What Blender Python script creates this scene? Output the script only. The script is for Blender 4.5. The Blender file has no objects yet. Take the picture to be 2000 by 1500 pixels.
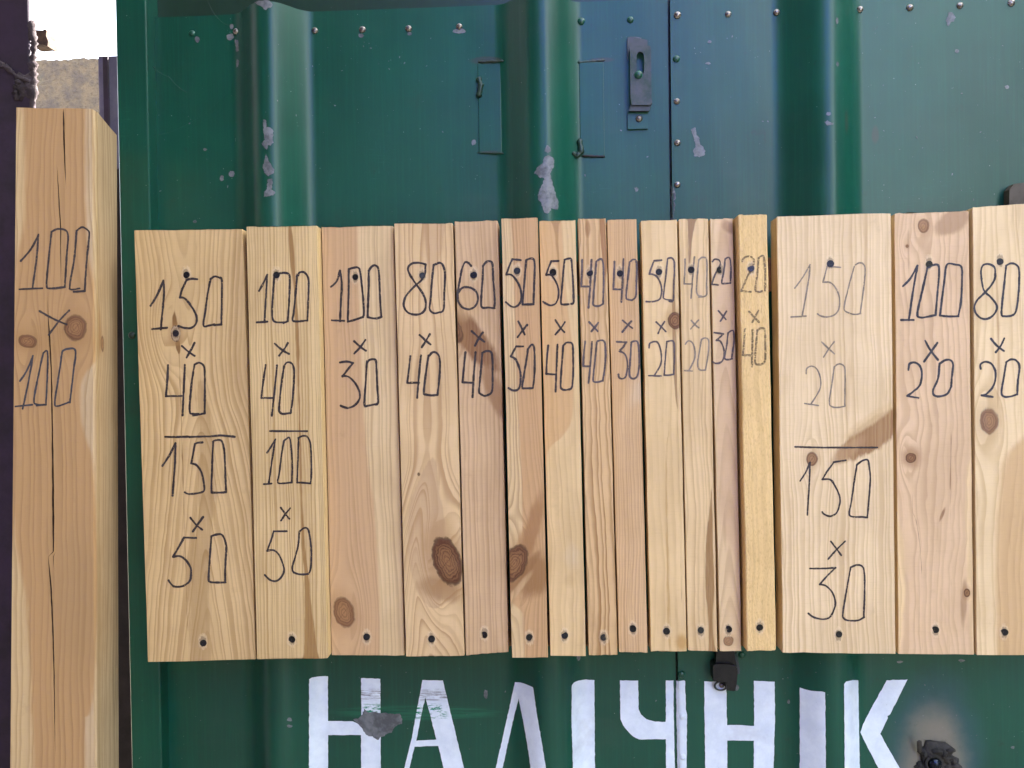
import bpy, bmesh, math, random
from mathutils import Vector, Matrix
random.seed(7)
S = bpy.context.scene
COL = S.collection

# ------------------------------------------------------------------ camera, sky, sun, exposure
F_PX = 1573.0
CAM = Vector((0.0, -1.19, 1.50))
YAW, PITCH, ROLL = math.radians(2.6), math.radians(0.8), math.radians(0.85)
fwd = Vector((-math.sin(YAW)*math.cos(PITCH), math.cos(YAW)*math.cos(PITCH), -math.sin(PITCH)))
r0 = Vector((math.cos(YAW), math.sin(YAW), 0)); u0 = r0.cross(fwd)
rgt = r0*math.cos(ROLL) - u0*math.sin(ROLL); upv = u0*math.cos(ROLL) + r0*math.sin(ROLL)
cd = bpy.data.cameras.new('camera'); cam = bpy.data.objects.new('camera', cd); COL.objects.link(cam)
m = Matrix((rgt, upv, -fwd)).transposed().to_4x4(); m.translation = CAM
cam.matrix_world = m
cd.sensor_width = 36; cd.lens = 36*F_PX/2000; cd.clip_start = 0.05; cd.clip_end = 2000
S.camera = cam

SUNV = Vector((0.80, 0.34, 0.62)).normalized()
w = bpy.data.worlds.new('World'); S.world = w; w.use_nodes = True
wn = w.node_tree; bg = wn.nodes['Background']; sky = wn.nodes.new('ShaderNodeTexSky')
sky.sky_type = 'NISHITA'; sky.sun_disc = False
sky.sun_elevation = math.asin(SUNV.z); sky.sun_rotation = math.atan2(SUNV.x, SUNV.y)
hs = wn.nodes.new('ShaderNodeHueSaturation'); hs.inputs['Saturation'].default_value = .42   # thin veil of cloud
wn.links.new(sky.outputs[0], hs.inputs['Color']); wn.links.new(hs.outputs[0], bg.inputs[0]); bg.inputs[1].default_value = 0.12
sky.dust_density = 3.0; sky.ozone_density = .8
sl = bpy.data.lights.new('sun', 'SUN'); sl.energy = 3.5; sl.angle = math.radians(.5); sl.color = (1, .95, .88)
so = bpy.data.objects.new('sun', sl); COL.objects.link(so)
so.rotation_euler = (-SUNV).to_track_quat('-Z', 'Y').to_euler()
S.view_settings.view_transform = 'Standard'; S.view_settings.look = 'None'
S.view_settings.gamma = 1; S.view_settings.use_curve_mapping = False
S.view_settings.exposure = 3.98

# ------------------------------------------------------------------ geometry helpers
def fbm1(x, seed):
    v = 0; a = 1
    for k in range(4):
        i = math.floor(x); f = x-i; f = f*f*(3-2*f)
        h = lambda n: (math.sin(n*127.1+seed*311.7+k*57.3)*43758.5453) % 1.0
        v += a*(h(i)*(1-f)+h(i+1)*f-.5); a *= .5; x *= 2.1
    return v

def ray(px, py): return fwd + rgt*((px-1000)/F_PX) + upv*((750-py)/F_PX)
def at(px, py, y):
    d = ray(px, py); t = (y-CAM.y)/d.y
    return CAM + d*t
SEAM = at(1316, 750, 0).x
_rid = []
for (a, b, c, d) in ((470, 503, 541, 602), (986, 1042, 1082, 1122), (1524, 1606, 1642, 1667)):
    _rid.append((at(a, 300, 0).x, at(b, 300, -.038).x, at(c, 300, -.038).x, at(d, 300, 0).x))
_s = _rid[1][0]-_rid[0][0]
_rid.append(tuple(q+_s*1.03 for q in _rid[2]))
def _lin(x):
    for a, b, c, d in _rid:
        if a < x < d:
            if x < b: return .038*(x-a)/(b-a)
            if x <= c: return .038
            return .038*(d-x)/(d-c)
    return 0
def prof(x):
    h = sum(_lin(x+k*.0036) for k in range(-3, 4))/7
    return h + (.004 if x > SEAM else 0)
def dent(x, z): return .0012*(fbm1(x*9+z*2, 11)+fbm1(z*7-x*3, 12))
def onwall(px, py, off=0.0):
    y = 0.0
    for _ in range(40):
        p = at(px, py, y); y = .5*y + .5*(-prof(p.x)-off)
    p = at(px, py, y); p.y = -prof(p.x)-off+dent(p.x, p.z)
    return p

def link(o, parent=None):
    COL.objects.link(o)
    if parent: o.parent = parent
    return o
def wloc(o):
    v = Vector(o.location)
    while o.parent: o = o.parent; v += o.location
    return v
def mesh_obj(name, verts, faces, mat, parent=None, smooth=False, uv=None, origin=None):
    base = wloc(parent) if parent else Vector((0, 0, 0))
    org = Vector(origin) if origin is not None else base
    me = bpy.data.meshes.new(name)
    me.from_pydata([tuple(Vector(v)-org) for v in verts], [], faces)
    if uv:
        l = me.uv_layers.new(name='grain')
        for lp in me.loops: l.data[lp.index].uv = uv[lp.vertex_index]
    if smooth:
        for p in me.polygons: p.use_smooth = True
    me.materials.append(mat); me.update()
    o = bpy.data.objects.new(name, me); o.location = org-base
    return link(o, parent)
def bm_obj(name, bm, mat, parent=None, smooth=False, origin=None):
    vs = [v.co.copy() for v in bm.verts]; bm.verts.index_update()
    fs = [[v.index for v in f.verts] for f in bm.faces]; bm.free()
    return mesh_obj(name, vs, fs, mat, parent, smooth, origin=origin)
def thing(name, loc, label, cat, group=None):
    o = bpy.data.objects.new(name, None); o.empty_display_size = .05; COL.objects.link(o)
    o.location = loc; o['label'] = label; o['category'] = cat
    if group: o['group'] = group
    return o
def box_bm(x0, x1, y0, y1, z0, z1, bev=0.0, bm=None, seg=2):
    own = bm or bmesh.new()
    r = bmesh.ops.create_cube(own, size=1)
    for v in r['verts']:
        v.co = Vector(((x0+x1)/2+v.co.x*(x1-x0), (y0+y1)/2+v.co.y*(y1-y0), (z0+z1)/2+v.co.z*(z1-z0)))
    if bev:
        es = list({e for v in r['verts'] for e in v.link_edges})
        bmesh.ops.bevel(own, geom=es, offset=bev, segments=seg, affect='EDGES', profile=.6)
    return own
# ------------------------------------------------------------------ shader expression helper
def lin(c):
    if c[0] > c[2]+14 and c[0] > 60:                               # woods: a little greyer than sampled
        k = (c[1]-c[2])/(c[0]-c[2]); k = .60+(k-.545)*.45; b = c[2]-(c[0]-c[2])*.04; c = (c[0], b+(c[0]-b)*k, b)
    return tuple(((q/255)/12.92 if q/255 <= .04045 else ((q/255+.055)/1.055)**2.4) for q in c)
class NT:
    def __init__(s, name):
        s.mat = bpy.data.materials.new(name); s.mat.use_nodes = True
        s.t = s.mat.node_tree; s.n = s.t.nodes; s.l = s.t.links
        s.b = s.n['Principled BSDF']
    def put(s, sock, v):
        if isinstance(v, E): s.l.new(v.k, sock)
        elif isinstance(v, (tuple, list)):
            sock.default_value = tuple(v)+((1,) if len(v) == 3 and len(sock.default_value) == 4 else ())
        else: sock.default_value = v
    def math(s, op, a, b=0.0, c=None):
        n = s.n.new('ShaderNodeMath'); n.operation = op
        s.put(n.inputs[0], a); s.put(n.inputs[1], b)
        if c is not None: s.put(n.inputs[2], c)
        return E(s, n.outputs[0])
    def ss(s, x, lo, hi, a=0.0, b=1.0):
        n = s.n.new('ShaderNodeMapRange'); n.interpolation_type = 'SMOOTHSTEP'
        s.put(n.inputs['Value'], x); s.put(n.inputs['From Min'], lo); s.put(n.inputs['From Max'], hi)
        s.put(n.inputs['To Min'], a); s.put(n.inputs['To Max'], b)
        return E(s, n.outputs['Result'])
    def vec(s, x, y, z=0.0):
        n = s.n.new('ShaderNodeCombineXYZ')
        for i, q in enumerate((x, y, z)): s.put(n.inputs[i], q)
        return E(s, n.outputs[0])
    def noise(s, vec, scale=1.0, detail=3.0, rough=.55, dist=0.0, col=False):
        n = s.n.new('ShaderNodeTexNoise'); s.put(n.inputs['Vector'], vec)
        n.inputs['Scale'].default_value = scale; n.inputs['Detail'].default_value = detail
        n.inputs['Roughness'].default_value = rough; n.inputs['Distortion'].default_value = dist
        return E(s, n.outputs['Color' if col else 'Fac'])
    def vor(s, vec, scale=1.0):
        n = s.n.new('ShaderNodeTexVoronoi'); s.put(n.inputs['Vector'], vec); n.inputs['Scale'].default_value = scale
        return E(s, n.outputs['Distance'])
    def mix(s, f, a, b, mode='MIX'):
        n = s.n.new('ShaderNodeMix'); n.data_type = 'RGBA'; n.blend_type = mode; n.clamp_factor = True
        s.put(n.inputs['Factor'], f); s.put(n.inputs[6], a); s.put(n.inputs[7], b)
        return E(s, n.outputs[2])
    def curve(s, x, pts, lo, hi):
        """piecewise linear function of x through pts (ramp of values scaled to 0..1)"""
        vs = [p[1] for p in pts]; mn, mx = min(vs), max(vs)+1e-6
        n = s.n.new('ShaderNodeFloatCurve'); c = n.mapping.curves[0]
        q = [((p[0]-lo)/(hi-lo), (p[1]-mn)/(mx-mn)) for p in pts]
        c.points[0].location = q[0]; c.points[-1].location = q[-1]
        for a in q[1:-1]: c.points.new(*a)
        for p in c.points: p.handle_type = 'AUTO'
        n.mapping.extend = 'HORIZONTAL'
        n.mapping.update()
        s.put(n.inputs['Value'], (x-lo)*(1/(hi-lo)))
        return E(s, n.outputs[0])*(mx-mn)+mn
    def coords(s, kind='Object'):
        n = s.n.new('ShaderNodeTexCoord'); p = s.n.new('ShaderNodeSeparateXYZ')
        s.l.new(n.outputs[kind], p.inputs[0]); return [E(s, o) for o in p.outputs]
    def uv(s):
        n = s.n.new('ShaderNodeUVMap'); n.uv_map = 'grain'; p = s.n.new('ShaderNodeSeparateXYZ')
        s.l.new(n.outputs[0], p.inputs[0]); return E(s, p.outputs[0]), E(s, p.outputs[1])
    def bump(s, h, dist, strength=1.0):
        n = s.n.new('ShaderNodeBump'); n.inputs['Distance'].default_value = dist
        n.inputs['Strength'].default_value = strength; s.put(n.inputs['Height'], h)
        s.l.new(n.outputs[0], s.b.inputs['Normal'])
    def set(s, **k):
        for a, v in k.items(): s.put(s.b.inputs[a.replace('_', ' ')], v)
class E:
    def __init__(s, nt, k): s.nt = nt; s.k = k
    def __add__(s, o): return s.nt.math('ADD', s, o)
    __radd__ = __add__
    def __sub__(s, o): return s.nt.math('SUBTRACT', s, o)
    def __rsub__(s, o): return s.nt.math('SUBTRACT', o, s)
    def __mul__(s, o): return s.nt.math('MULTIPLY', s, o)
    __rmul__ = __mul__
    def __truediv__(s, o): return s.nt.math('DIVIDE', s, o)
    def __rtruediv__(s, o): return s.nt.math('DIVIDE', o, s)
    def abs(s): return s.nt.math('ABSOLUTE', s)
    def sqrt(s): return s.nt.math('SQRT', s)
    def frac(s): return s.nt.math('FRACT', s)
    def sin(s): return s.nt.math('SINE', s)
    def pow(s, p): return s.nt.math('POWER', s, p)
    def max(s, o): return s.nt.math('MAXIMUM', s, o)
    def min(s, o): return s.nt.math('MINIMUM', s, o)

# ------------------------------------------------------------------ wood
def wood(name, W, seed, early, late, pitch=8.0, contrast=.6, wobble=6.0, knots=(), heart=None, stripes=(),
         cath=None, blots=(), screws=(), rough=False, tone=1.0, lean=0.0, fibre=.10):
    """u runs across the face, v down it, both in 0.7 mm units.
    knots (u,v,rx,ry,rot,darkness,swirl); heart (points of edge u(v), side, colour, softness);
    stripes (centre pts, half width pts, colour, softness, amount); blots (u,v,rx,ry,rot,colour,amount,soft)"""
    N = NT(name); u, v = N.uv()
    sd = seed*13.7
    slow = N.noise(N.vec(u*.006, v*.0032, sd), 1, 2)
    du = (slow-.5)*wobble*4
    mid = N.noise(N.vec(u*.03, v*.012, sd+3), 1, 2)
    du = du+(mid-.5)*wobble
    for (ku, kv, rx, ry, rot, dk, sw) in knots:
        a = u-ku; b = v-kv; R = max(rx, 4)*1.25*sw
        rr = (a*a+b*b*.16).max(R*R*.8)
        du = du-a*(R*R)/rr*1.0
        if sw > 1.2:
            du = du+8*sw*N.ss((a*a+b*b*.4).sqrt(), R*3, R*.5)
    uu = u+du+v*lean
    if cath:
        Fv = None
        for (c, v0, sharp, sl, lo, hi) in cath:      # arches round u=c, their tops pointing up for sl>0
            q = ((uu-c)*(uu-c)+sharp*sharp).sqrt()*(1/pitch)-(v-v0)*(sl/pitch)
            if Fv is None: Fv = q
            else:
                mk = N.ss(v, lo, hi); Fv = Fv*(1-mk)+q*mk
    else: Fv = uu*(1/pitch)
    Fv = Fv+(N.noise(N.vec(Fv*.6, v*.0008, sd+5), 1, 1)-.5)*2.4
    t = Fv.frac()
    ln = N.ss(t, .25, .88)*N.ss(t, 1.0, .90)
    amp = N.noise(N.vec(Fv*.45, v*.002, sd+9), 1, 2)
    ln = ln*N.ss(amp, .28, .72, .35, 1.0)
    fib = N.noise(N.vec(u*.75, v*.016, sd+1), 1, 4, .65)
    fib2 = N.noise(N.vec(u*.28, v*.02, sd+2), 1, 3, .6)
    big = N.noise(N.vec(u*.012, v*.006, sd+4), 1, 3)
    col = N.mix(N.ss(big, .3, .7), tuple(q*1.04 for q in lin(early)), tuple(q*.90*k for q, k in zip(lin(early), (1, .98, .95))))
    lcol = tuple(q*.86 for q in lin(late)); contrast = min(1, contrast*1.32)
    if heart:
        for (pts, side, hc, soft) in heart:
            e = N.curve(v, pts, 200, 1520)
            d = (u+du*.25+(fib2-.5)*soft*1.5-e)*side
            hm = N.ss(d, -soft, soft)
            col = N.mix(hm, col, lin(hc))
    for (cp, wp, sc, soft, amt) in stripes:
        c = N.curve(v, cp, 200, 1520); hw = N.curve(v, wp, 200, 1520)
        d = hw-(u-c).abs()+(fib2-.5)*soft*2.2
        col = N.mix(N.ss(d, 0, soft)*min(1, amt*1.15)*N.ss(fib, .2, .6, .7, 1), col, tuple(q*.74 for q in lin(sc)))
    for (bu, bv, rx, ry, rot, bc, amt, soft) in blots:
        a, b = u-bu, v-bv; cs, sn = math.cos(rot), math.sin(rot)
        p = (a*cs+b*sn)*(1/rx); q = (b*cs-a*sn)*(1/ry)
        r = (p*p+q*q).sqrt()+(N.noise(N.vec(u*.05, v*.03, sd+bu), 1, 3)-.5)*.7
        col = N.mix(N.ss(r+(fib-.5)*.5, 1+soft, 1-soft)*min(1, amt*1.2), col, tuple(q*.86 for q in lin(bc)))
    col = N.mix(ln*contrast, col, lcol, 'MULTIPLY' if max(lcol) > .9 else 'MIX')
    col = N.mix((fib-.5).max(0)*fibre*6, col, tuple(q*.62 for q in lin(early)))
    col = N.mix(N.ss(fib, .42, .22)*fibre*2, col, tuple(min(1, q*1.22) for q in lin(early)))
    fleck = N.noise(N.vec(u*1.6, v*.09, sd+8), 1, 2)
    col = N.mix(N.ss(fleck, .70, .78)*.35, col, tuple(q*.45 for q in lcol))
    h = ln*-.35+fib*.5
    for (ku, kv, rx, ry, rot, dk, sw) in knots:
        a, b = u-ku, v-kv; cs, sn = math.cos(rot), math.sin(rot)
        wob = (N.noise(N.vec(u*.06, v*.06, sd+ku), 1, 3)-.5)
        p = (a*cs+b*sn)*(1/rx); q = (b*cs-a*sn)*(1/ry)
        r = (p*p+q*q).sqrt()+wob*.45
        kc = tuple(x*(1-.35*dk) for x in lin((172, 106, 80))); kd = tuple(x*(1-.45*dk) for x in lin((118, 44, 40)))
        col = N.mix(N.ss(r, 2.3, .95)*.45*dk, col, lin((165, 108, 76)))
        rg = ((r+wob*.15)*(max(rx, 6)*1.5)).sin()*.5+.5; rg = rg*rg
        kk = N.mix((rg*.72*N.ss(r, 1.0, .75)+N.ss(r, .45, 1.0)*.75).min(1.0), kc, kd); kk = N.mix(N.ss(r, .35, .0)*.5, kk, tuple(x*1.3 for x in kc))
        ms = N.ss(r, 1.07, .93)
        col = N.mix(ms*min(1, .55+.5*dk), col, kk)
        ck = N.ss(((a*.8+b*.6)+wob*9).abs(), 1.1, .3)*N.ss(r, .9, .5)
        col = N.mix(ck*.5*dk, col, tuple(x*.45 for x in kd))
        rim = N.ss((r-1.02).abs(), .13, .02)
        col = N.mix(rim*.75*dk, col, tuple(x*.5 for x in kd))
        h = h-rim*.6
    for (su, sv) in screws:
        a, b = u-su, v-sv
        r = (a*a+b*b*.35).sqrt()+(N.noise(N.vec(u*.35, v*.15, sd+su), 1, 3)-.5)*9
        col = N.mix(N.ss(r, 11, 7)*.55, col, lin((232, 205, 168)))
        col = N.mix(N.ss(r, 7.2, 5.5)*.5, col, lin((90, 62, 44)))
        h = h+N.ss(r, 11, 7)*1.2
    if rough:
        rn = N.noise(N.vec(u*.40+v*.03, v*.14, sd), 1, 5, .72); rn2 = N.vor(N.vec(u*.30+rn*1.5, v*.12+fib*2, sd), 1)
        rn3 = N.noise(N.vec(u*.10, v*.020, sd+3), 1, 4, .7)
        h = rn*.9+rn2*.35+fib*1.1+rn3*.5
        col = N.mix(N.ss(rn+rn2*.2, .60, .42)*.40, col, lin((190, 146, 88)))
        col = N.mix(N.ss(rn3, .55, .75)*.35, col, lin((178, 130, 78)))
        N.bump(h, .0009, .9)
    else:
        sw_ = N.noise(N.vec(u*.03, v*.75, sd+11), 1, 3, .6)
        col = N.mix(N.ss(sw_, .50, .75)*.10, col, lin((150, 112, 76)))
        N.bump(h+sw_*.35, .00028, .9)
    # hand grime along arrises and smudges
    gr = N.noise(N.vec(u*.02, v*.015, sd+6), 1, 5, .7)
    col = N.mix(N.ss(gr, .60, .78)*.22, col, lin((150, 118, 92)))
    st_ = N.noise(N.vec(u*.07, v*.006, sd+21), 1, 4, .6)
    col = N.mix(N.ss(st_, .56, .74)*.28, col, lin((176, 134, 96)))
    pk = N.noise(N.vec(u*.9, v*.5, sd+31), 1, 2)
    col = N.mix(N.ss(pk, .76, .82)*.5, col, lin((110, 78, 56)))
    tone = tone*.84
    if tone != 1: col = N.mix(1.0, col, (tone, tone, tone), 'MULTIPLY')
    N.set(Base_Color=col, Roughness=N.ss(fib2, .2, .8, .48, .66))
    N.b.inputs['Specular IOR Level'].default_value = .35
    return N.mat

def simple(name, c, rough=.6, metal=0.0, var=.25, scale=60, bump=.0003, c2=None, coat=0.0):
    N = NT(name); x, y, z = N.coords(); V = N.vec(x, y, z)
    n = N.noise(V, scale, 5, .65); n2 = N.noise(V, scale*.22, 3)
    a = lin(c); b = lin(c2) if c2 else tuple(q*(1-var) for q in a)
    col = N.mix(N.ss(n*.5+n2*.5, .38, .62), a, b)
    N.set(Base_Color=col, Roughness=N.ss(n, .3, .7, rough-.08, rough+.08), Metallic=metal)
    if coat: N.b.inputs['Coat Weight'].default_value = coat
    N.bump(n, bump); return N.mat

# ------------------------------------------------------------------ green paint of the gate
def gate_paint(name, dark=0.0):
    N = NT(name); x, y, z = N.coords(); V = N.vec(x, y, z)
    big = N.noise(V, 2.6, 4, .6); med = N.noise(V, 14, 5, .65)
    br = N.noise(N.vec(x*240, y*200, z*6), 1, 4, .7)           # vertical brush marks
    hb = N.noise(N.vec(x*6, y*6, z*170), 1, 4, .7)
    col = N.mix(N.ss(big, .35, .68), lin((5, 62, 47)), lin((5, 75, 57)))
    col = N.mix(N.ss(br, .42, .75)*.35, col, lin((9, 88, 64)))
    brown = N.ss(med+big*.6, .92, 1.16)
    col = N.mix(brown*.35, col, lin((40, 48, 34)))
    # rubbed pale scuffs
    p = at(740, 340, 0); q = N.vec((x-p.x)*7, 0.0, (z-p.z)*11)
    def spot(px, py, sx, sy):
        c = at(px, py, 0); a = (x-c.x)*(1/(sx*.00072)); b = (z-c.z)*(1/(sy*.00072))
        return (a*a+b*b).sqrt()
    sc = N.noise(N.vec(x*34, y*20, z*420), 1, 4, .75); sc2 = N.noise(N.vec(x*420, 0.0, z*34), 1, 4, .75)
    for (px, py, sx, sy, am) in ((740, 300, 60, 130, .5), (1160, 360, 80, 60, .45), (255, 270, 34, 90, .6), (1800, 380, 160, 60, .35)):
        col = N.mix(N.ss(spot(px, py, sx, sy), 1, .1)*N.ss(sc.max(sc2), .56, .74)*am, col, lin((50, 112, 92)))
    # wiped streak of fresher green across the lettering
    a = at(820, 1390, 0); b = spot(815, 1392, 190, 17)
    st = N.ss(b+(hb-.5)*1.3, 1.05, .75)
    col = N.mix(st*N.ss(hb, .35, .62)*.8, col, lin((16, 100, 72)))
    # scorched halo round the welded bolt
    hl = spot(1822, 1500, 84, 165)+(med-.5)*.5
    col = N.mix(N.ss(hl, 1.45, .75)*.6, col, lin((54, 80, 92)))
    col = N.mix(N.ss(hl, 1.02, .40)*.62, col, lin((150, 134, 116)))
    col = N.mix(N.ss(spot(1824, 1500, 36, 60)+(br-.5)*.8, 1.1, .5)*.85, col, lin((60, 54, 48)))
    # reddish primer showing
    for (px, py, sx, sy) in ((1640, 250, 5, 26), (1708, 265, 8, 22), (950, 118, 32, 7), (955, 297, 30, 3.5), (1175, 117, 26, 5)):
        col = N.mix(N.ss(spot(px, py, sx, sy)+(med-.5)*1.6, 1.1, .6)*.5, col, lin((66, 54, 46)))
    # drips and dust
    dr = N.noise(N.vec(x*85, y*60, z*2.2), 1, 5, .7); du = N.noise(N.vec(x*5, y*5, z*9), 1, 5, .7)
    col = N.mix(N.ss(dr, .56, .74)*N.ss(du, .40, .62)*.30, col, lin((50, 88, 76)))
    col = N.mix(N.ss(du, .52, .74)*.20, col, lin((52, 76, 64)))
    col = N.mix(N.ss(N.noise(V, 34, 6, .75), .60, .72)*.40, col, lin((34, 44, 36)))
    # dust: tiny pale specks
    sp = N.vor(V, 130); spn = N.noise(V, 40, 2)
    col = N.mix(N.ss(sp, .10, .05)*N.ss(spn, .55, .68)*.7, col, lin((150, 165, 155)))
    if dark: col = N.mix(dark, col, lin((34, 40, 30)))
    N.set(Base_Color=col, Roughness=N.ss(med+(sc-.5)*.4, .3, .8, .36, .52))
    N.b.inputs['Specular IOR Level'].default_value = .12
    N.b.inputs['Coat Weight'].default_value = .62; N.b.inputs['Coat Roughness'].default_value = .36; N.b.inputs['Coat IOR'].default_value = 1.5
    N.bump(br*.25+hb*.12+med*1.4+big*3.0, .0006, .8)
    return N.mat

M = {}
M['gate'] = gate_paint('green_gloss_paint'); M['gate_dark'] = gate_paint('green_paint_grimy', .65)
M['primer'] = simple('grey_primer', (112, 116, 118), .5, .0, .25, 160, .0004, (76, 80, 82))
M['rivet'] = simple('bare_rivet_steel', (170, 165, 160), .32, .8, .35, 300, .0002, (96, 84, 76))
M['rivet_green'] = simple('painted_rivet', (18, 84, 64), .35, 0, .4, 200, .0002)
M['screw'] = simple('black_screw', (13, 13, 16), .42, .1, .4, 500, .0001)
M['screw_steel'] = simple('worn_screw', (62, 60, 66), .4, .7, .4, 500, .0001)
M['black'] = simple('black_steel', (24, 24, 24), .5, .3, .5, 120, .0006)
M['rust'] = simple('rusty_steel', (74, 48, 38), .8, .1, .5, 90, .0012, (40, 28, 26))
M['maroon'] = simple('dull_maroon_paint', (46, 32, 50), .55, 0, .4, 25, .0006, (30, 22, 30))
M['cement'] = simple('grey_cement', (66, 56, 58), .9, 0, .4, 70, .003, (42, 34, 36))
M['batten'] = simple('brown_batten', (122, 74, 50), .75, 0, .4, 50, .0008, (84, 50, 36))
M['strap'] = simple('worn_latch_steel', (62, 66, 72), .6, 0, .35, 55, .0004, (12, 52, 46))
def wall_render():
    N = NT('rough_render'); x, y, z = N.coords(); V = N.vec(x, y, z)
    n = N.noise(V, 26, 6, .75); b = N.noise(V, 5, 3); f = N.noise(V, 120, 3, .7)
    c = N.mix(N.ss(n, .35, .65), lin((140, 120, 104)), lin((108, 98, 94)))
    c = N.mix(N.ss(b, .5, .65)*.6, c, lin((126, 130, 116)))
    c = N.mix(N.ss(f, .52, .68)*.6, c, lin((90, 70, 70)))
    N.set(Base_Color=c, Roughness=.95); N.bump(n+f*.6, .006); return N.mat
M['render'] = wall_render()
M['greypost'] = simple('grey_sheet', (112, 108, 122), .6, 0, .3, 30, .0005, (88, 84, 104))
def white_paint():
    N = NT('white_letter_paint'); x, y, z = N.coords(); V = N.vec(x, y, z)
    n = N.noise(V, 30, 5, .7); s = N.noise(N.vec(x*30, y*30, z*700), 1, 4, .75); f = N.vor(N.vec(x*260, y*260, z*190), 1)
    col = N.mix(N.ss(n, .3, .7), lin((226, 236, 242)), lin((208, 219, 228)))
    p = at(770, 1356, 0)
    band = N.ss(((z-p.z)*(1/.011)).abs(), 1.1, .4)*N.ss(x, at(900, 1400, 0).x, at(870, 1400, 0).x)*N.ss(x, at(690, 1400, 0).x, at(706, 1400, 0).x)
    col = N.mix(band*N.ss(s+(n-.5)*.3, .50, .60)*.8, col, lin((70, 60, 56)))
    p2 = at(840, 1389, 0)
    b2 = N.ss(((z-p2.z)*(1/.012)).abs(), 1.2, .5)*N.ss(x, at(880, 1400, 0).x, at(860, 1400, 0).x)*N.ss(x, at(700, 1400, 0).x, at(720, 1400, 0).x)
    s2 = N.noise(N.vec(x*60, y*30, z*260), 1, 4, .75)
    col = N.mix(b2*N.ss(s2, .50, .56), col, lin((24, 134, 98)))
    col = N.mix(N.ss(f, .09, .05)*N.ss(n, .5, .66)*.9, col, lin((72, 76, 70)))
    gr = N.noise(V, 9, 5, .7)
    col = N.mix(N.ss(gr, .56, .74)*.25, col, lin((150, 146, 148)))
    N.set(Base_Color=col, Roughness=N.ss(n, .3, .7, .38, .55)); N.bump(s*.3+n, .0004); return N.mat
M['white'] = white_paint()
def ink(name, c, broken=0.0):
    N = NT(name); x, y, z = N.coords(); V = N.vec(x, y, z)
    n = N.noise(V, 700 if broken else 400, 3, .7); d = N.noise(V, 60, 2)
    a = lin(c)
    N.set(Base_Color=N.mix(N.ss(n*.5+d*.5, .35, .65), a, tuple(min(1, q*1.7+.015) for q in a)), Roughness=.55)
    N.b.inputs['Specular IOR Level'].default_value = .3
    if broken:
        nn = N.noise(N.vec(x*260, 0.0, z*520), 1, 3, .7)
        N.set(Alpha=N.ss(nn, .60-broken*.24, .70-broken*.24, 1.0, 0.0))
    return N.mat
M['ink'] = ink('marker_ink', (42, 34, 34), .05); M['ink_blue'] = ink('marker_ink_bluish', (44, 42, 48))
M['ink_faint'] = ink('marker_ink_faint', (112, 98, 88), .18); M['ink_thin'] = ink('marker_ink_thin', (72, 62, 62), .12)
M['ink_rough'] = ink('marker_ink_broken', (104, 84, 58), .45)
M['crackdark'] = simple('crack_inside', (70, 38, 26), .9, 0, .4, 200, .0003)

# ------------------------------------------------------------------ ground
g = mesh_obj('ground', [(-60, -60, 0), (60, -60, 0), (60, 60, 0), (-60, 60, 0)], [(0, 1, 2, 3)],
             simple('packed_earth', (140, 132, 116), .95, 0, .3, 3, .01, (116, 108, 94)))
g['kind'] = 'structure'

# added container, never in view: blocks light and bright reflections from the left
nb = thing('light_blocker_container', (-2.1, -3.6, 0), 'dark maroon container added out of view to block light from the left', 'container')
for i in range(18):
    box = box_bm(-1.62+(.05 if i % 2 else 0), -1.55+(.05 if i % 2 else 0), .25-i*.4-.4, .25-i*.4, 0, 4.4, .01)
    bm_obj('wall_panel', box, M['maroon'], nb)
bm_obj('roof', box_bm(-4, -1.5, -7, .25, 4.4, 4.5, .01), M['maroon'], nb)
shed = thing('light_blocker_shed', (-3.2, -6, 0), 'dark timber shed added behind the viewer to darken the gate reflections on the left', 'shed')  # unseen shed, put in so the left half of the gate reflects dark
hall = thing('blue_reflector_hall', (1.1, -6.2, 0), 'grey hall with a blue sheet metal roof added behind the viewer to tint the gate reflections', 'building')  # made-up hall: its blue roof gives the gloss paint a blue reflection
hg = simple('reflector_hall_grey', (96, 100, 98), .8, 0, .2, 5, .002); hb = simple('blue_reflector_sheet', (6, 52, 215), .5, 0, .15, 8, .001)
for i in range(7):
    bm_obj('wall_panel', box_bm(-.30+i*.3, -.30+i*.3+.295, -5.6, -5.5, 0, 3.4, .004), hg, hall)
    x = -.5+i*.33
    mesh_obj('roof_sheet', [(x, -5.7, 3.5), (x+.326, -5.7, 3.5), (x+.326, -8.3, 7.5), (x, -8.3, 7.5), (x+.03, -5.7, 3.54), (x+.30, -5.7, 3.54), (x+.30, -8.3, 7.54), (x+.03, -8.3, 7.54)],
             [(0, 1, 2, 3), (4, 5, 6, 7), (0, 4, 7, 3), (1, 5, 6, 2), (0, 1, 5, 4)], hb, hall)
awn = thing('light_blocker_awning', (-1.6, -1.5, 2.95), 'grey tin awning added out of view to block sky light on the left', 'awning')  # awning added overhead, unseen, to cut sky light on the left
for i in range(12):
    bm_obj('tin_sheet', box_bm(-3.4+i*.28, -3.4+i*.28+.275, -3.4, -.25, 2.95+(.02 if i % 2 else 0), 2.97+(.02 if i % 2 else 0), 0), M['greypost'], awn)
yw = thing('light_blocker_wall', (4.6, -2.5, 0), 'grey-green painted wall added out of view on the right to dim the rib reflections', 'wall')  # invented wall that blocks low sky from the right slopes of the ribs
ywm = simple('blocker_wall_paint', (34, 66, 58), .8, 0, .3, 4, .002)
for i in range(12):
    bm_obj('wall_panel', box_bm(4.6, 4.7, -6+i*.62, -6+i*.62+.61, 0, 5.2, .01), ywm, yw)
shm = simple('dark_blocker_boards', (58, 46, 38), .8, 0, .4, 12, .002)
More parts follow.
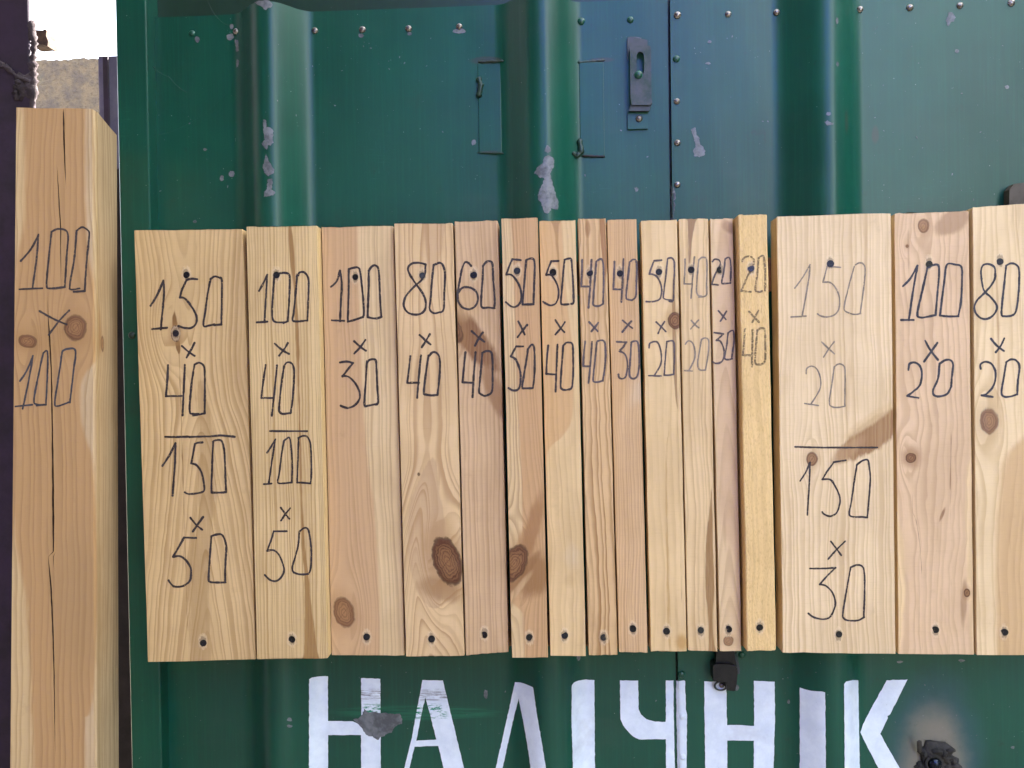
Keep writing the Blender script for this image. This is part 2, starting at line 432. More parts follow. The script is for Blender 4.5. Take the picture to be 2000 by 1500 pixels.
for i in range(20):
    bm_obj('board', box_bm(-6+i*.28, -6+i*.28+.27, -6+(.02 if i % 2 else 0), -5.95+(.02 if i % 2 else 0), 0, 4.6, .004), shm, shed)
bm_obj('shed_roof', box_bm(-6.2, -.2, -9, -5.7, 4.6, 4.8, .01), M['black'], shed)
# ------------------------------------------------------------------ the gate
ZT = at(600, 23, 0).z; ZB = .12
XL = at(286, 300, 0).x; XR = at(3100, 300, 0).x
gate = thing('metal_gate', (0, 0, 0), 'green corrugated metal gate with white painted lettering behind the sample boards', 'gate')
def leaf(x0, x1):
    xs = [x0]; x = x0
    while x < x1-.003: x += .003; xs.append(min(x, x1))
    zs = [ZB+(ZT-ZB)*i/60 for i in range(61)]
    vs = []; fs = []
    for z in zs:
        for x in xs:
            xx = min(max(x, x0), x1)
            off = (.004 if x0 >= SEAM-1e-6 else 0)
            vs.append((xx, -(sum(_lin(xx+k*.0036) for k in range(-3, 4))/7+off)+dent(xx, z), z))
    n = len(xs)
    for j in range(len(zs)-1):
        for i in range(n-1): fs.append((j*n+i, j*n+i+1, (j+1)*n+i+1, (j+1)*n+i))
    k = len(vs)                                                    # folded top edge, going back
    for i in range(n): vs.append((vs[(len(zs)-1)*n+i][0], vs[(len(zs)-1)*n+i][1]+.003, ZT))
    k2 = len(vs)
    for i in range(n): vs.append(vs[(len(zs)-1)*n+i])
    for i in range(n-1): fs.append((k2+i, k2+i+1, k+i+1, k+i))
    return mesh_obj('door_leaf', vs, fs, M['gate'], gate, smooth=True)
leafL = leaf(XL, SEAM-.0012); leafR = leaf(SEAM+.0006, XR)
# the folded edge of the right leaf along the seam
bm_obj('edge_strip', box_bm(SEAM+.0006, SEAM+.003, -.0035, .02, ZB, ZT, 0), M['gate_dark'], gate)
bm_obj('backing_strip', box_bm(SEAM-.03, SEAM+.03, .006, .014, ZB, ZT+.1, 0), M['black'], gate)
bm_obj('header_rail', box_bm(XL-.02, XR, .012, .06, ZT-.05, ZT+.75, .002), M['gate_dark'], gate)
jx0, jx1 = at(231, 300, -.024).x, at(291, 300, -.024).x
bm_obj('gate_jamb', box_bm(jx0, jx1, -.024, .05, 0, ZT+.75, .003, seg=3), M['gate'], gate)
# plates welded on
def plate(px0, px1, py0, py1, th, mat, name, parent, rot=0):
    a = onwall((px0+px1)/2, py0); b = onwall((px0+px1)/2, py1)
    y = -prof(at(px0+6, 200, 0).x) if False else min(0, -prof(at((px0+px1)/2, py0, 0).x))
    p0 = at(px0, py0, y-th); p1 = at(px1, py1, y-th)
    return bm_obj(name, box_bm(p0.x, p1.x, y-th, y+.001, p1.z, p0.z, .0009), mat, parent)
plate(933, 980, 124, 298, .0013, M['gate'], 'welded_plate', leafL)
plate(1131, 1181, 122, 304, .0013, M['gate'], 'welded_plate', leafL)
def bead(name, pts, r, mat, parent, n=26, jag=.5, seed=1):
    vs = []; fs = []; P = []
    for i in range(n+1):
        t = i/n*(len(pts)-1); k = min(int(t), len(pts)-2); P.append(Vector(pts[k]).lerp(Vector(pts[k+1]), t-k))
    for i, p in enumerate(P):
        d = (P[min(i+1, n)]-P[max(i-1, 0)]).normalized(); s = d.cross(Vector((0, -1, 0))).normalized(); f = Vector((0, -1, 0))
        rr = r*(1+jag*fbm1(i*.9, seed))*(0.35 if i in (0, n) else 1)
        for k in range(7):
            a = math.pi*2*k/7
            vs.append(p+s*math.cos(a)*rr*(1+jag*.6*fbm1(i*1.7+k*3, seed+2))+f*math.sin(a)*rr*.6)
    for i in range(n):
        for k in range(7): fs.append((i*7+k, i*7+(k+1) % 7, (i+1)*7+(k+1) % 7, (i+1)*7+k))
    fs.append(tuple(range(7))[::-1]); fs.append(tuple(n*7+k for k in range(7)))
    return mesh_obj(name, vs, fs, mat, parent, smooth=True)
def wp(px, py, off): p = onwall(px, py, off); return p
bead('weld_bead', [wp(934, 150, .003), wp(939, 165, .005), wp(934, 190, .003)], .0042, M['gate_dark'], leafL, 14, .6, 3)
bead('weld_bead', [wp(932, 298, .001), wp(984, 299, .001)], .0010, M['gate_dark'], leafL, 14, .6, 4)
bead('weld_bead', [wp(934, 121, .001), wp(984, 119, .001)], .0018, M['gate_dark'], leafL, 16, .8, 5)
bead('weld_bead', [wp(1128, 122, .0), wp(1182, 117, .0)], .0016, M['gate_dark'], leafL, 16, .8, 6)
bead('weld_bead', [wp(1131, 270, .003), wp(1136, 296, .004), wp(1126, 305, .002), wp(1118, 297, .001)], .0034, M['gate_dark'], leafL, 18, .7, 7)
bead('weld_bead', [wp(1136, 304, .002), wp(1182, 306, .001)], .0016, M['black'], leafL, 14, .6, 8)

# domed rivets
def dome_mesh(name, r, h, mat, n=14):
    vs = [(0, -h, 0)]; fs = []
    for j in range(1, 6):
        a = j/5*math.pi/2
        for k in range(n): vs.append((math.cos(k*2*math.pi/n)*r*math.sin(a), -h*math.cos(a)+(.001 if j == 5 else 0), math.sin(k*2*math.pi/n)*r*math.sin(a)))
    for k in range(n): fs.append((0, 1+(k+1) % n, 1+k))
    for j in range(4):
        for k in range(n):
            a = 1+j*n+k; b = 1+j*n+(k+1) % n; fs.append((a, b, b+n, a+n))
    me = bpy.data.meshes.new(name); me.from_pydata(vs, [], fs); me.materials.append(mat)
    for p in me.polygons: p.use_smooth = True
    return me
rvA = dome_mesh('rivet', .0052, .0036, M['rivet']); rvB = dome_mesh('rivet', .0054, .0034, M['rivet_green'])
def place(name, me, pt, parent, rz=0.0, sc=1.0):
    o = bpy.data.objects.new(name, me); o.location = Vector(pt)-wloc(parent); o.rotation_euler = (0, rz, 0); o.scale = (sc,)*3
    return link(o, parent)
for (px, py, k) in ((375, 65, 1), (461, 62, 0), (615, 60, 0), (708, 58, 0), (798, 56, 0), (897, 52, 0), (1135, 42, 1), (1231, 39, 1)):
    place('rivet', (rvB if k else rvA), onwall(px, py), leafL, random.random()*6, random.uniform(.9, 1.08))
for (px, py, k) in ((1323, 30, 0), (1321, 115, 1), (1322, 198, 0), (1323, 279, 0), (1323, 361, 0), (1331, 1317, 1), (1333, 1399, 2), (1334, 1478, 2),
                    (1422, 28, 0), (1517, 24, 0), (1680, 18, 0), (1777, 15, 0), (1875, 11, 0), (1975, 6, 0), (1449, 1279, 1),
                    (1324, 444, 0), (1326, 700, 0), (1328, 950, 0)):
    me = rvA if k == 0 else rvB
    o = place('rivet', me, onwall(px, py), leafR, random.random()*6, random.uniform(.9, 1.08))
    if k == 2:
        o.data = dome_mesh('rivet', .0052, .0036, M['white']) if 'rvW' not in M else M['rvW']; M['rvW'] = o.data
# bolt on the jamb
place('jamb_bolt', dome_mesh('jamb_bolt', .0055, .004, M['gate_dark']), at(258, 655, -.024), gate)

# latch strap with slot
latch = thing('slotted_latch', onwall(1247, 250, .0), 'worn grey-blue steel latch strap with a long slot, riveted left of the gate seam', 'latch')
def poly_plate(name, outer, hole, y0, y1, mat, parent):
    bm = bmesh.new(); loops = [outer]+([hole] if hole else [])
    es = []
    for lp in loops:
        vs = [bm.verts.new((p[0], y0, p[1])) for p in lp]
        es += [bm.edges.new((vs[i], vs[(i+1) % len(vs)])) for i in range(len(vs))]
    bmesh.ops.triangle_fill(bm, use_beauty=True, edges=es)
    r = bmesh.ops.extrude_face_region(bm, geom=list(bm.faces))
    for v in [q for q in r['geom'] if isinstance(q, bmesh.types.BMVert)]: v.co.y = y1
    bmesh.ops.recalc_face_normals(bm, faces=list(bm.faces))
    return bm_obj(name, bm, mat, parent)
def z3(pts, y, ox=800, oy=0, s=3.3333):
    return [(at(ox+x/s, oy+q/s, y).x, at(ox+x/s, oy+q/s, y).z) for x, q in pts]
poly_plate('base_plate', z3([(1418, 718), (1420, 842), (1552, 838), (1552, 718)], -.002), None, -.003, .0005, M['gate'], latch)
poly_plate('upper_tab', z3([(1418, 248), (1440, 240), (1548, 262), (1548, 330), (1430, 330), (1418, 400)], -.003), None, -.004, .0005, M['strap'], latch)
slot = [(1478, 470), (1478, 380)]+[(1502+math.cos(math.pi-a*math.pi/8)*24, 365-math.sin(a*math.pi/8)*28) for a in range(1, 8)]+[(1527, 380), (1527, 470), (1502, 492)]
poly_plate('slotted_strap', z3([(1434, 304), (1445, 298), (1560, 298), (1572, 306), (1576, 640), (1580, 672), (1560, 684), (1445, 684), (1438, 640)], -.012), z3(slot, -.012),
           -.0125, -.0095, M['strap'], latch)
poly_plate('strap_bend', z3([(1440, 676), (1578, 676), (1556, 725), (1425, 725)], -.007), None, -.0095, -.003, M['strap'], latch)
place('rivet', rvA, at(1248, 232, -.003), latch); place('rivet', rvB, at(1247, 146, -.0125), latch, 0, 1.15)

# ------------------------------------------------------------------ painted letters
def on_surface(name, pts2d, off, mat, parent, s, ox, oy, hole=None, cut=.004):
    """outline given on the flat sheet, triangulated, sliced finely across the ribs and laid on them"""
    W = [onwall(ox+x/s, oy+y/s, 0) for x, y in pts2d]
    H = [onwall(ox+x/s, oy+y/s, 0) for x, y in hole] if hole else None
    bm = bmesh.new(); es = []; chipn = name == 'paint_chip'
    for lp in [W]+([H] if H else []):
        q = []
        for i in range(len(lp)):                                  # subdivide and roughen the painted edge
            a, b = lp[i], lp[(i+1) % len(lp)]; n = max(1, int((b-a).length/(.0016 if chipn else .004)))
            for k in range(n):
                t = k/n; p = a.lerp(b, t); nr = Vector((-(b-a).z, 0, (b-a).x)).normalized()
                if k: p = p+nr*fbm1((p.x+p.z*1.7)*(330 if chipn else 170), 3)*(.0017 if chipn else .0007)
                q.append(p)
        vs = [bm.verts.new((p.x, 0, p.z)) for p in q]
        es += [bm.edges.new((vs[i], vs[(i+1) % len(vs)])) for i in range(len(vs))]
    bmesh.ops.triangle_fill(bm, use_beauty=True, edges=es)
    x0 = min(v.co.x for v in bm.verts); x1 = max(v.co.x for v in bm.verts); x = x0+cut
    while x < x1:
        bmesh.ops.bisect_plane(bm, geom=list(bm.verts)+list(bm.edges)+list(bm.faces), plane_co=(x, 0, 0), plane_no=(1, 0, 0)); x += cut
    for v in bm.verts: v.co.y = -prof(v.co.x)-off+dent(v.co.x, v.co.z)
    bmesh.ops.recalc_face_normals(bm, faces=list(bm.faces))
    fs = list(bm.faces)
    if fs and sum(f.normal.y for f in fs) > 0: bmesh.ops.reverse_faces(bm, faces=fs)
    return bm_obj(name, bm, mat, parent, smooth=True)
LO = .0009
L9 = dict(s=3.5714, ox=560, oy=1260); L10 = dict(s=4.1667, ox=1080, oy=1260); L11 = dict(s=3.846, ox=1480, oy=1260)
def letter(pts, parent, hole=None, d=L9): return on_surface('painted_letter', pts, LO, M['white'], parent, hole=hole, **d)
letter([(157, 237), (175, 226), (215, 219), (289, 217), (289, 527), (460, 530), (522, 560), (520, 228), (655, 232), (657, 946), (519, 946), (519, 626), (290, 626), (290, 946), (155, 946)], leafL)
letter([(948, 240), (1090, 243), (1135, 430), (1180, 620), (1238, 857), (1259, 946), (1116, 946), (1095, 857), (1058, 700), (893, 705), (857, 857), (835, 946), (797, 946), (820, 857), (870, 660)], leafL,
       hole=[(968, 360), (1010, 520), (1045, 655), (905, 663), (935, 510)])
letter([(1592, 256), (1650, 264), (1718, 293), (1745, 480), (1775, 650), (1808, 857), (1822, 946), (1708, 946), (1700, 857), (1686, 740), (1655, 560), (1618, 370), (1585, 500), (1505, 857), (1484, 946), (1438, 946), (1458, 857), (1525, 560)], leafL)
letter([(153, 325), (170, 303), (205, 288), (250, 280), (337, 283), (338, 500), (342, 1000), (342, 1104), (164, 1104), (162, 1000), (152, 640)], leafL, d=L10)
letter([(545, 285), (693, 286), (697, 520), (715, 560), (760, 600), (830, 620), (915, 622), (918, 600), (918, 285), (980, 285), (983, 600), (992, 1104), (922, 1104), (918, 763), (700, 765), (650, 740), (610, 700), (570, 650), (549, 600)], leafL, d=L10)
letter([(1001, 286), (1068, 284), (1075, 292), (1080, 520), (1090, 560), (1086, 1000), (1086, 1104), (1014, 1104), (1004, 600)], leafR, d=L10)
letter([(1230, 292), (1410, 296), (1415, 648), (1540, 648), (1636, 655), (1634, 288), (1803, 296), (1806, 600), (1795, 1000), (1795, 1104), (1632, 1104), (1634, 775), (1417, 773), (1417, 1104), (1240, 1104), (1232, 600)], leafR, d=L10)
letter([(313, 315), (350, 328), (400, 340), (480, 345), (503, 352), (510, 850), (510, 1019), (315, 1019), (313, 600)], leafR, d=L11)
letter([(645, 290), (660, 270), (700, 262), (752, 262), (756, 500), (765, 923), (766, 1019), (652, 1019), (650, 700)], leafR, d=L11)
letter([(965, 260), (1122, 255), (1050, 400), (990, 520), (972, 530), (975, 545), (918, 665), (1065, 923), (1120, 1019), (960, 1019), (905, 923), (768, 652)], leafR, d=L11)

# ------------------------------------------------------------------ paint chips (bare primer)
def chip(pts, parent, s, ox, oy, off=.0005, mat='primer'):
    return on_surface('paint_chip', pts, off, M[mat], parent, s, ox, oy)
chip([(540, 437), (570, 465), (610, 462), (650, 470), (700, 468), (750, 476), (792, 472), (808, 515), (805, 545), (775, 552), (750, 575), (735, 605), (705, 612), (680, 632), (655, 638), (640, 658), (600, 632), (565, 626), (545, 605), (530, 580), (465, 515), (505, 505), (530, 480)], leafL, 3.5714, 560, 1260, .0016)
Z3 = (3.3333, 800, 0)
chip([(875, 1030), (900, 1012), (940, 1035), (938, 1090), (915, 1130), (925, 1170), (940, 1220), (950, 1270), (970, 1320), (965, 1365), (925, 1355), (900, 1390), (880, 1385), (860, 1330), (835, 1290), (840, 1250), (865, 1200), (875, 1160), (850, 1160), (810, 1130), (830, 1090), (868, 1060)], leafL, *Z3)
chip([(900, 945), (915, 960), (920, 985), (900, 995), (878, 985), (885, 962)], leafL, *Z3)
chip([(1830, 845), (1860, 830), (1868, 880), (1888, 900), (1890, 940), (1912, 955), (1925, 980), (1920, 1010), (1885, 1025), (1850, 1015), (1845, 980), (1862, 955), (1850, 900)], leafR, *Z3)
chip([(1702, 1205), (1715, 1220), (1735, 1260), (1735, 1290), (1715, 1310), (1730, 1330), (1725, 1370), (1720, 1418), (1703, 1500)], leafR, *Z3)
chip([(1462, 1222), (1480, 1215), (1492, 1228), (1486, 1245), (1472, 1250)], leafL, *Z3)
Z2 = (2.857, 200, 0)
chip([(846, 14), (880, 6), (930, 4), (950, 25), (945, 40), (925, 45), (915, 58), (900, 50), (890, 38), (865, 28)], leafL, *Z2)
chip([(900, 668), (915, 672), (916, 712), (940, 714), (957, 735), (952, 775), (957, 800), (940, 815), (925, 812), (920, 838), (910, 830), (890, 800), (910, 780), (900, 740)], leafL, *Z2)
chip([(915, 855), (930, 900), (962, 945), (960, 965), (930, 985), (905, 965), (895, 935), (905, 900)], leafL, *Z2)
chip([(925, 1000), (950, 998), (950, 1030), (945, 1060), (967, 1075), (955, 1092), (935, 1095), (902, 1100), (905, 1070), (920, 1055)], leafL, *Z2)
chip([(740, 222), (758, 224), (762, 285), (748, 290)], leafL, *Z2)
chip([(752, 325), (764, 340), (758, 375), (748, 380)], leafL, *Z2)
Z4c = (2.857, 1300, 0)
chip([(1580, 68), (1600, 65), (1620, 98), (1610, 120), (1590, 125), (1582, 146), (1568, 135), (1563, 112)], leafR, *Z4c)
chip([(885, 680), (905, 672), (938, 685), (935, 698), (900, 700)], leafR, *Z4c)
def blob(px, py, rx, ry, n=9, seed=0):
    return [(px+math.cos(2*math.pi*k/n)*rx*(1+.45*fbm1(k*1.3, seed)), py+math.sin(2*math.pi*k/n)*ry*(1+.45*fbm1(k*1.3+9, seed+1))) for k in range(n)]
for (px, py, rx, ry, s) in ((450, 72, 7, 7, 1), (453, 52, 4, 5, 2), (385, 77, 5, 6, 3), (898, 61, 14, 5, 4), (705, 70, 6, 4, 5), (800, 66, 4, 4, 6), (1242, 76, 13, 3.5, 7), (434, 348, 4, 6, 8),
                            (453, 340, 7, 6, 9), (1618, 222, 5, 4, 10), (1635, 40, 3, 7, 11), (1386, 82, 4, 3, 12), (1383, 124, 5, 2.5, 13), (1966, 170, 4, 4, 14), (1869, 100, 4, 4, 15), (1636, 125, 2.5, 5, 16),
                            (925, 278, 5, 6, 17), (401, 292, 4, 2.5, 18), (381, 433, 4, 3, 19), (1878, 1290, 6, 2.5, 20), (566, 1405, 5, 4, 21), (566, 1418, 6, 3, 22), (949, 1355, 4, 10, 23), (1757, 1292, 6, 2.5, 24),
                            (1130, 1285, 4, 6, 25), (1540, 1370, 3, 4, 26), (1978, 1460, 4, 3, 27), (1439, 1343, 4, 6, 28)):
    onp = leafR if px > 1316 else leafL
    on_surface('paint_chip', blob(px, py, rx, ry, 9, s), .0005, M['primer'], onp, 1, 0, 0)
rng = random.Random(5)
for onp, zones in ((leafL, ((560, 930, 75, 140, 34), (300, 480, 200, 430, 16), (600, 1000, 140, 420, 22), (1050, 1300, 60, 420, 26), (320, 1300, 1300, 1490, 24), (500, 600, 60, 420, 10))),
                   (leafR, ((1330, 1520, 60, 420, 16), (1600, 1980, 30, 400, 46), (1360, 1980, 1290, 1490, 26)))):
    bm = bmesh.new()
    for (xa, xb, ya, yb, n) in zones:
        for _ in range(n):
            px, py = rng.uniform(xa, xb), rng.uniform(ya, yb); r = rng.uniform(.6, 1.3)*(1 if rng.random() < .8 else 2.2)
            a = rng.random()*3; pts = []
            for k in range(6):
                c = Vector((math.cos(k*1.047)*r*rng.uniform(.6, 1.3), math.sin(k*1.047)*r*.5*rng.uniform(.6, 1.3)))
                pts.append(bm.verts.new(onwall(px+c.x*math.cos(a)-c.y*math.sin(a), py+c.x*math.sin(a)+c.y*math.cos(a), .0006)))
            bm.faces.new(pts)
    o = bm_obj('paint_flecks', bm, M['primer'], onp); o['kind'] = 'stuff'

# ------------------------------------------------------------------ bottom hasp and welded bolt
def z10(x, y, d): return at(1080+x/4.1667, 1260+y/4.1667, d)
hasp = thing('hasp_cover', z10(1400, 372, -.02), 'black steel hasp cover hanging below the boards right of the gate seam', 'hasp')
def extr(name, pts, y0, y1, mat, parent):
    return poly_plate(name, [(p.x, p.z) for p in pts], None, y0, y1, mat, parent)
extr('cover_body', [z10(*p, -.026) for p in ((1303, 172), (1318, 158), (1400, 152), (1480, 165), (1500, 190), (1502, 250), (1496, 310), (1484, 372), (1470, 376), (1415, 368), (1412, 300), (1330, 296), (1306, 290))], -.026, -.004, M['black'], hasp)
extr('hanger_strap', [z10(*p, -.020) for p in ((1335, -40), (1470, -40), (1478, 70), (1500, 200), (1320, 200), (1330, 80))], -.020, -.010, M['black'], hasp)
extr('side_lug', [z10(*p, -.012) for p in ((1478, 60), (1500, 66), (1522, 200), (1520, 236), (1506, 236), (1498, 180))], -.012, -.005, M['strap'], hasp)
def ring(name, c, R, r, mat, parent, n=20, m=8, sq=1.0):
    vs = []; fs = []
    for i in range(n):
        a = 2*math.pi*i/n
        for j in range(m):
            b = 2*math.pi*j/m; q = R+r*math.cos(b)
            vs.append(Vector(c)+Vector((q*math.cos(a), r*math.sin(b), q*math.sin(a)*sq)))
    for i in range(n):
        for j in range(m): fs.append((i*m+j, ((i+1) % n)*m+j, ((i+1) % n)*m+(j+1) % m, i*m+(j+1) % m))
    return mesh_obj(name, vs, fs, mat, parent, smooth=True)
ring('lock_ring', z10(1365, 332, -.010), .0085, .0016, M['strap'], hasp, sq=.75)
place('rivet', dome_mesh('rivet', .004, .003, M['rivet']), z10(1372, 326, -.006), hasp)
bolt = thing('welded_bolt', at(1826, 1500, -.004), 'scorched black bolt welded onto the gate right of the last letter', 'bolt')
def lump(name, c, rx, ry, rz, mat, parent, seed, amp=.35):
    bm = bmesh.new(); bmesh.ops.create_icosphere(bm, subdivisions=3, radius=1)
    for v in bm.verts:
        q = v.co.copy(); k = 1+amp*(fbm1(q.x*2.3+7, seed)+fbm1(q.y*2.3+3, seed+1)+fbm1(q.z*2.9+5, seed+2))
        v.co = Vector((q.x*rx*k, q.y*ry*k, q.z*rz*k))+Vector(c)
    return bm_obj(name, bm, mat, parent, smooth=True)
soot = simple('sooty_weld', (34, 34, 32), .75, .2, .6, 140, .002, (66, 62, 56))
for (px, py, rx, rz, s) in ((1826, 1478, 24, 22, 1), (1843, 1478, 12, 9, 2), (1803, 1488, 9, 16, 3), (1856, 1494, 12, 11, 4), (1822, 1462, 12, 7, 5), (1836, 1466, 7, 6, 6), (1808, 1470, 7, 7, 7), (1862, 1483, 6, 7, 8), (1797, 1498, 8, 8, 9)):
    lump('weld_lump', at(px, py, -.006), rx*.0007, .007, rz*.0007, soot, bolt, s, .75)
bead('wire_stub', [at(1797, 1470, -.012), at(1796, 1455, -.018), at(1795, 1446, -.020)], .0038, soot, bolt, 10, .2, 9)
bead('wire_stub', [at(1842, 1478, -.012), at(1856, 1468, -.015), at(1866, 1464, -.016)], .0036, soot, bolt, 10, .3, 12)
bolt_m = simple('blued_bolt', (40, 46, 58), .22, .8, .4, 100, .0003)
mesh_b = dome_mesh('bolt_head', .0095, .007, bolt_m, 20); place('bolt_head', mesh_b, at(1826, 1492, -.012), bolt)
ring('washer', at(1824, 1492, -.0125), .011, .002, soot, bolt)
# stub of a grey bar at the right edge
bar = thing('bar_end', at(2006, 395, -.03), 'grey end of a bar poking out above the rightmost board', 'bar')
extr('bar_body', [at(*p, -.045) for p in ((1992, 362), (2001, 351), (2040, 346), (2040, 420), (1991, 420))], -.020, -.006, simple('grey_bar', (78, 70, 56), .7, 0, .3, 60), bar)

# ------------------------------------------------------------------ battens behind the boards
YB = -.058
for k, (ya, yb) in enumerate(((503, 568), (1196, 1262))):
    a = at(330, (ya+yb)/2, -.05).x; b = at(2120, 500, -.05).x
    zc0 = at(1508, yb, -.057).z; zc1 = at(1508, ya, -.057).z
    t = thing('support_batten', ((a+b)/2, -.048, zc0), 'brown horizontal batten behind the %s screws of the boards' % ('upper' if k == 0 else 'lower'), 'batten')
    o = bm_obj('rail', box_bm(a, b, YB+.0005, -.0428, zc0, zc1, .001), M['batten'], t)

# ------------------------------------------------------------------ screws
def screw_mesh(mat):
    bm = bmesh.new(); n = 18; r = .0046
    oc = [bm.verts.new((math.cos(2*math.pi*k/n)*r, 0, math.sin(2*math.pi*k/n)*r)) for k in range(n)]
    a, b = .0005, .0021
    cr = [(a, a), (b, a*.7), (b, -a*.7), (a, -a), (a*.7, -b), (-a*.7, -b), (-a, -a), (-b, -a*.7), (-b, a*.7), (-a, a), (-a*.7, b), (a*.7, b)]
    ic = [bm.verts.new((p[0], 0, p[1])) for p in cr]
    es = [bm.edges.new((oc[i], oc[(i+1) % n])) for i in range(n)]+[bm.edges.new((ic[i], ic[(i+1) % 12])) for i in range(12)]
    bmesh.ops.triangle_fill(bm, use_beauty=True, edges=es)
    lo = [bm.verts.new((v.co.x*.6, .0005, v.co.z*.6)) for v in ic]
    for i in range(12): bm.faces.new((ic[i], ic[(i+1) % 12], lo[(i+1) % 12], lo[i]))
    bm.faces.new(lo)
    bk = [bm.verts.new((v.co.x*1.0, .0006, v.co.z*1.0)) for v in oc]
    bt = [bm.verts.new((v.co.x*.45, .004, v.co.z*.45)) for v in oc]
    for i in range(n):
        j = (i+1) % n; bm.faces.new((oc[i], bk[i], bk[j], oc[j])); bm.faces.new((bk[i], bt[i], bt[j], bk[j]))
    bmesh.ops.recalc_face_normals(bm, faces=list(bm.faces))
    me = bpy.data.meshes.new('screw'); bm.to_mesh(me); bm.free(); me.materials.append(mat); return me
SCM = screw_mesh(M['screw']); SCM2 = screw_mesh(M['screw_steel'])

# ------------------------------------------------------------------ handwriting
def smooth_pts(p):
    if len(p) == 2:
        n = 6; return [(p[0][0]+(p[1][0]-p[0][0])*i/n, p[0][1]+(p[1][1]-p[0][1])*i/n) for i in range(n+1)]
    out = []
    for i in range(len(p)-1):
        a, b, c, d = p[max(i-1, 0)], p[i], p[i+1], p[min(i+2, len(p)-1)]
        n = max(3, int(math.dist(b, c)/2.2))
        for k in range(n):
            t = k/n
            out.append(tuple(.5*((2*b[j])+(-a[j]+c[j])*t+(2*a[j]-5*b[j]+4*c[j]-d[j])*t*t+(-a[j]+3*b[j]-3*c[j]+d[j])*t**3) for j in (0, 1)))
    out.append(p[-1]); return out
_sk = [0]
def glyph(name, strokes, zoom, face, wd, mat, parent):
    """marker strokes: ribbons of ink lying on the board face; face(px,py,off) -> point"""
    s, ox, oy = zoom; vs = []; fs = []
    for si, st in enumerate(strokes):
        _sk[0] += 1; sd = _sk[0]
        P = smooth_pts([(ox+x/s, oy+y/s) for x, y in st])
        for i in range(1, len(P)-1):
            P[i] = (P[i][0]+.35*fbm1(i*.5, sd), P[i][1]+.35*fbm1(i*.5, sd+50))
        n = len(P); base = len(vs)
        for i, p in enumerate(P):
            a, b = P[max(i-1, 0)], P[min(i+1, n-1)]; dx, dy = b[0]-a[0], b[1]-a[1]; L = math.hypot(dx, dy) or 1
            nx, ny = -dy/L, dx/L; hw = wd*.46*(1+.30*fbm1(i*.22, sd+9)+.22*fbm1(i*1.3, sd+19))
            off = .00018+.00006*si+.00005*i/n
            vs.append(face(p[0]+nx*hw, p[1]+ny*hw, off)); vs.append(face(p[0]-nx*hw, p[1]-ny*hw, off))
        for i in range(n-1):
            k = base+2*i; fs.append((k, k+1, k+3, k+2))
        for (i, sg) in ((0, -1), (n-1, 1)):                       # rounded ends
            p = P[i]; a, b = P[max(i-1, 0)], P[min(i+1, n-1)]; ang = math.atan2(b[1]-a[1], b[0]-a[0])
            off = .00018+.00006*si+(.00005*i/n); hw = wd*.5
            c = [base+2*i, base+2*i+1]
            arc = []
            for q in range(1, 5):
                t = ang+math.pi/2-q*math.pi/5 if sg > 0 else ang+math.pi/2+q*math.pi/5
                vs.append(face(p[0]+math.cos(t)*hw, p[1]+math.sin(t)*hw, off)); arc.append(len(vs)-1)
            f = [c[0]]+arc+[c[1]]
            fs.append(tuple(f if sg > 0 else f[::-1]))
    o = mesh_obj(name, vs, fs, mat, parent)
    return o

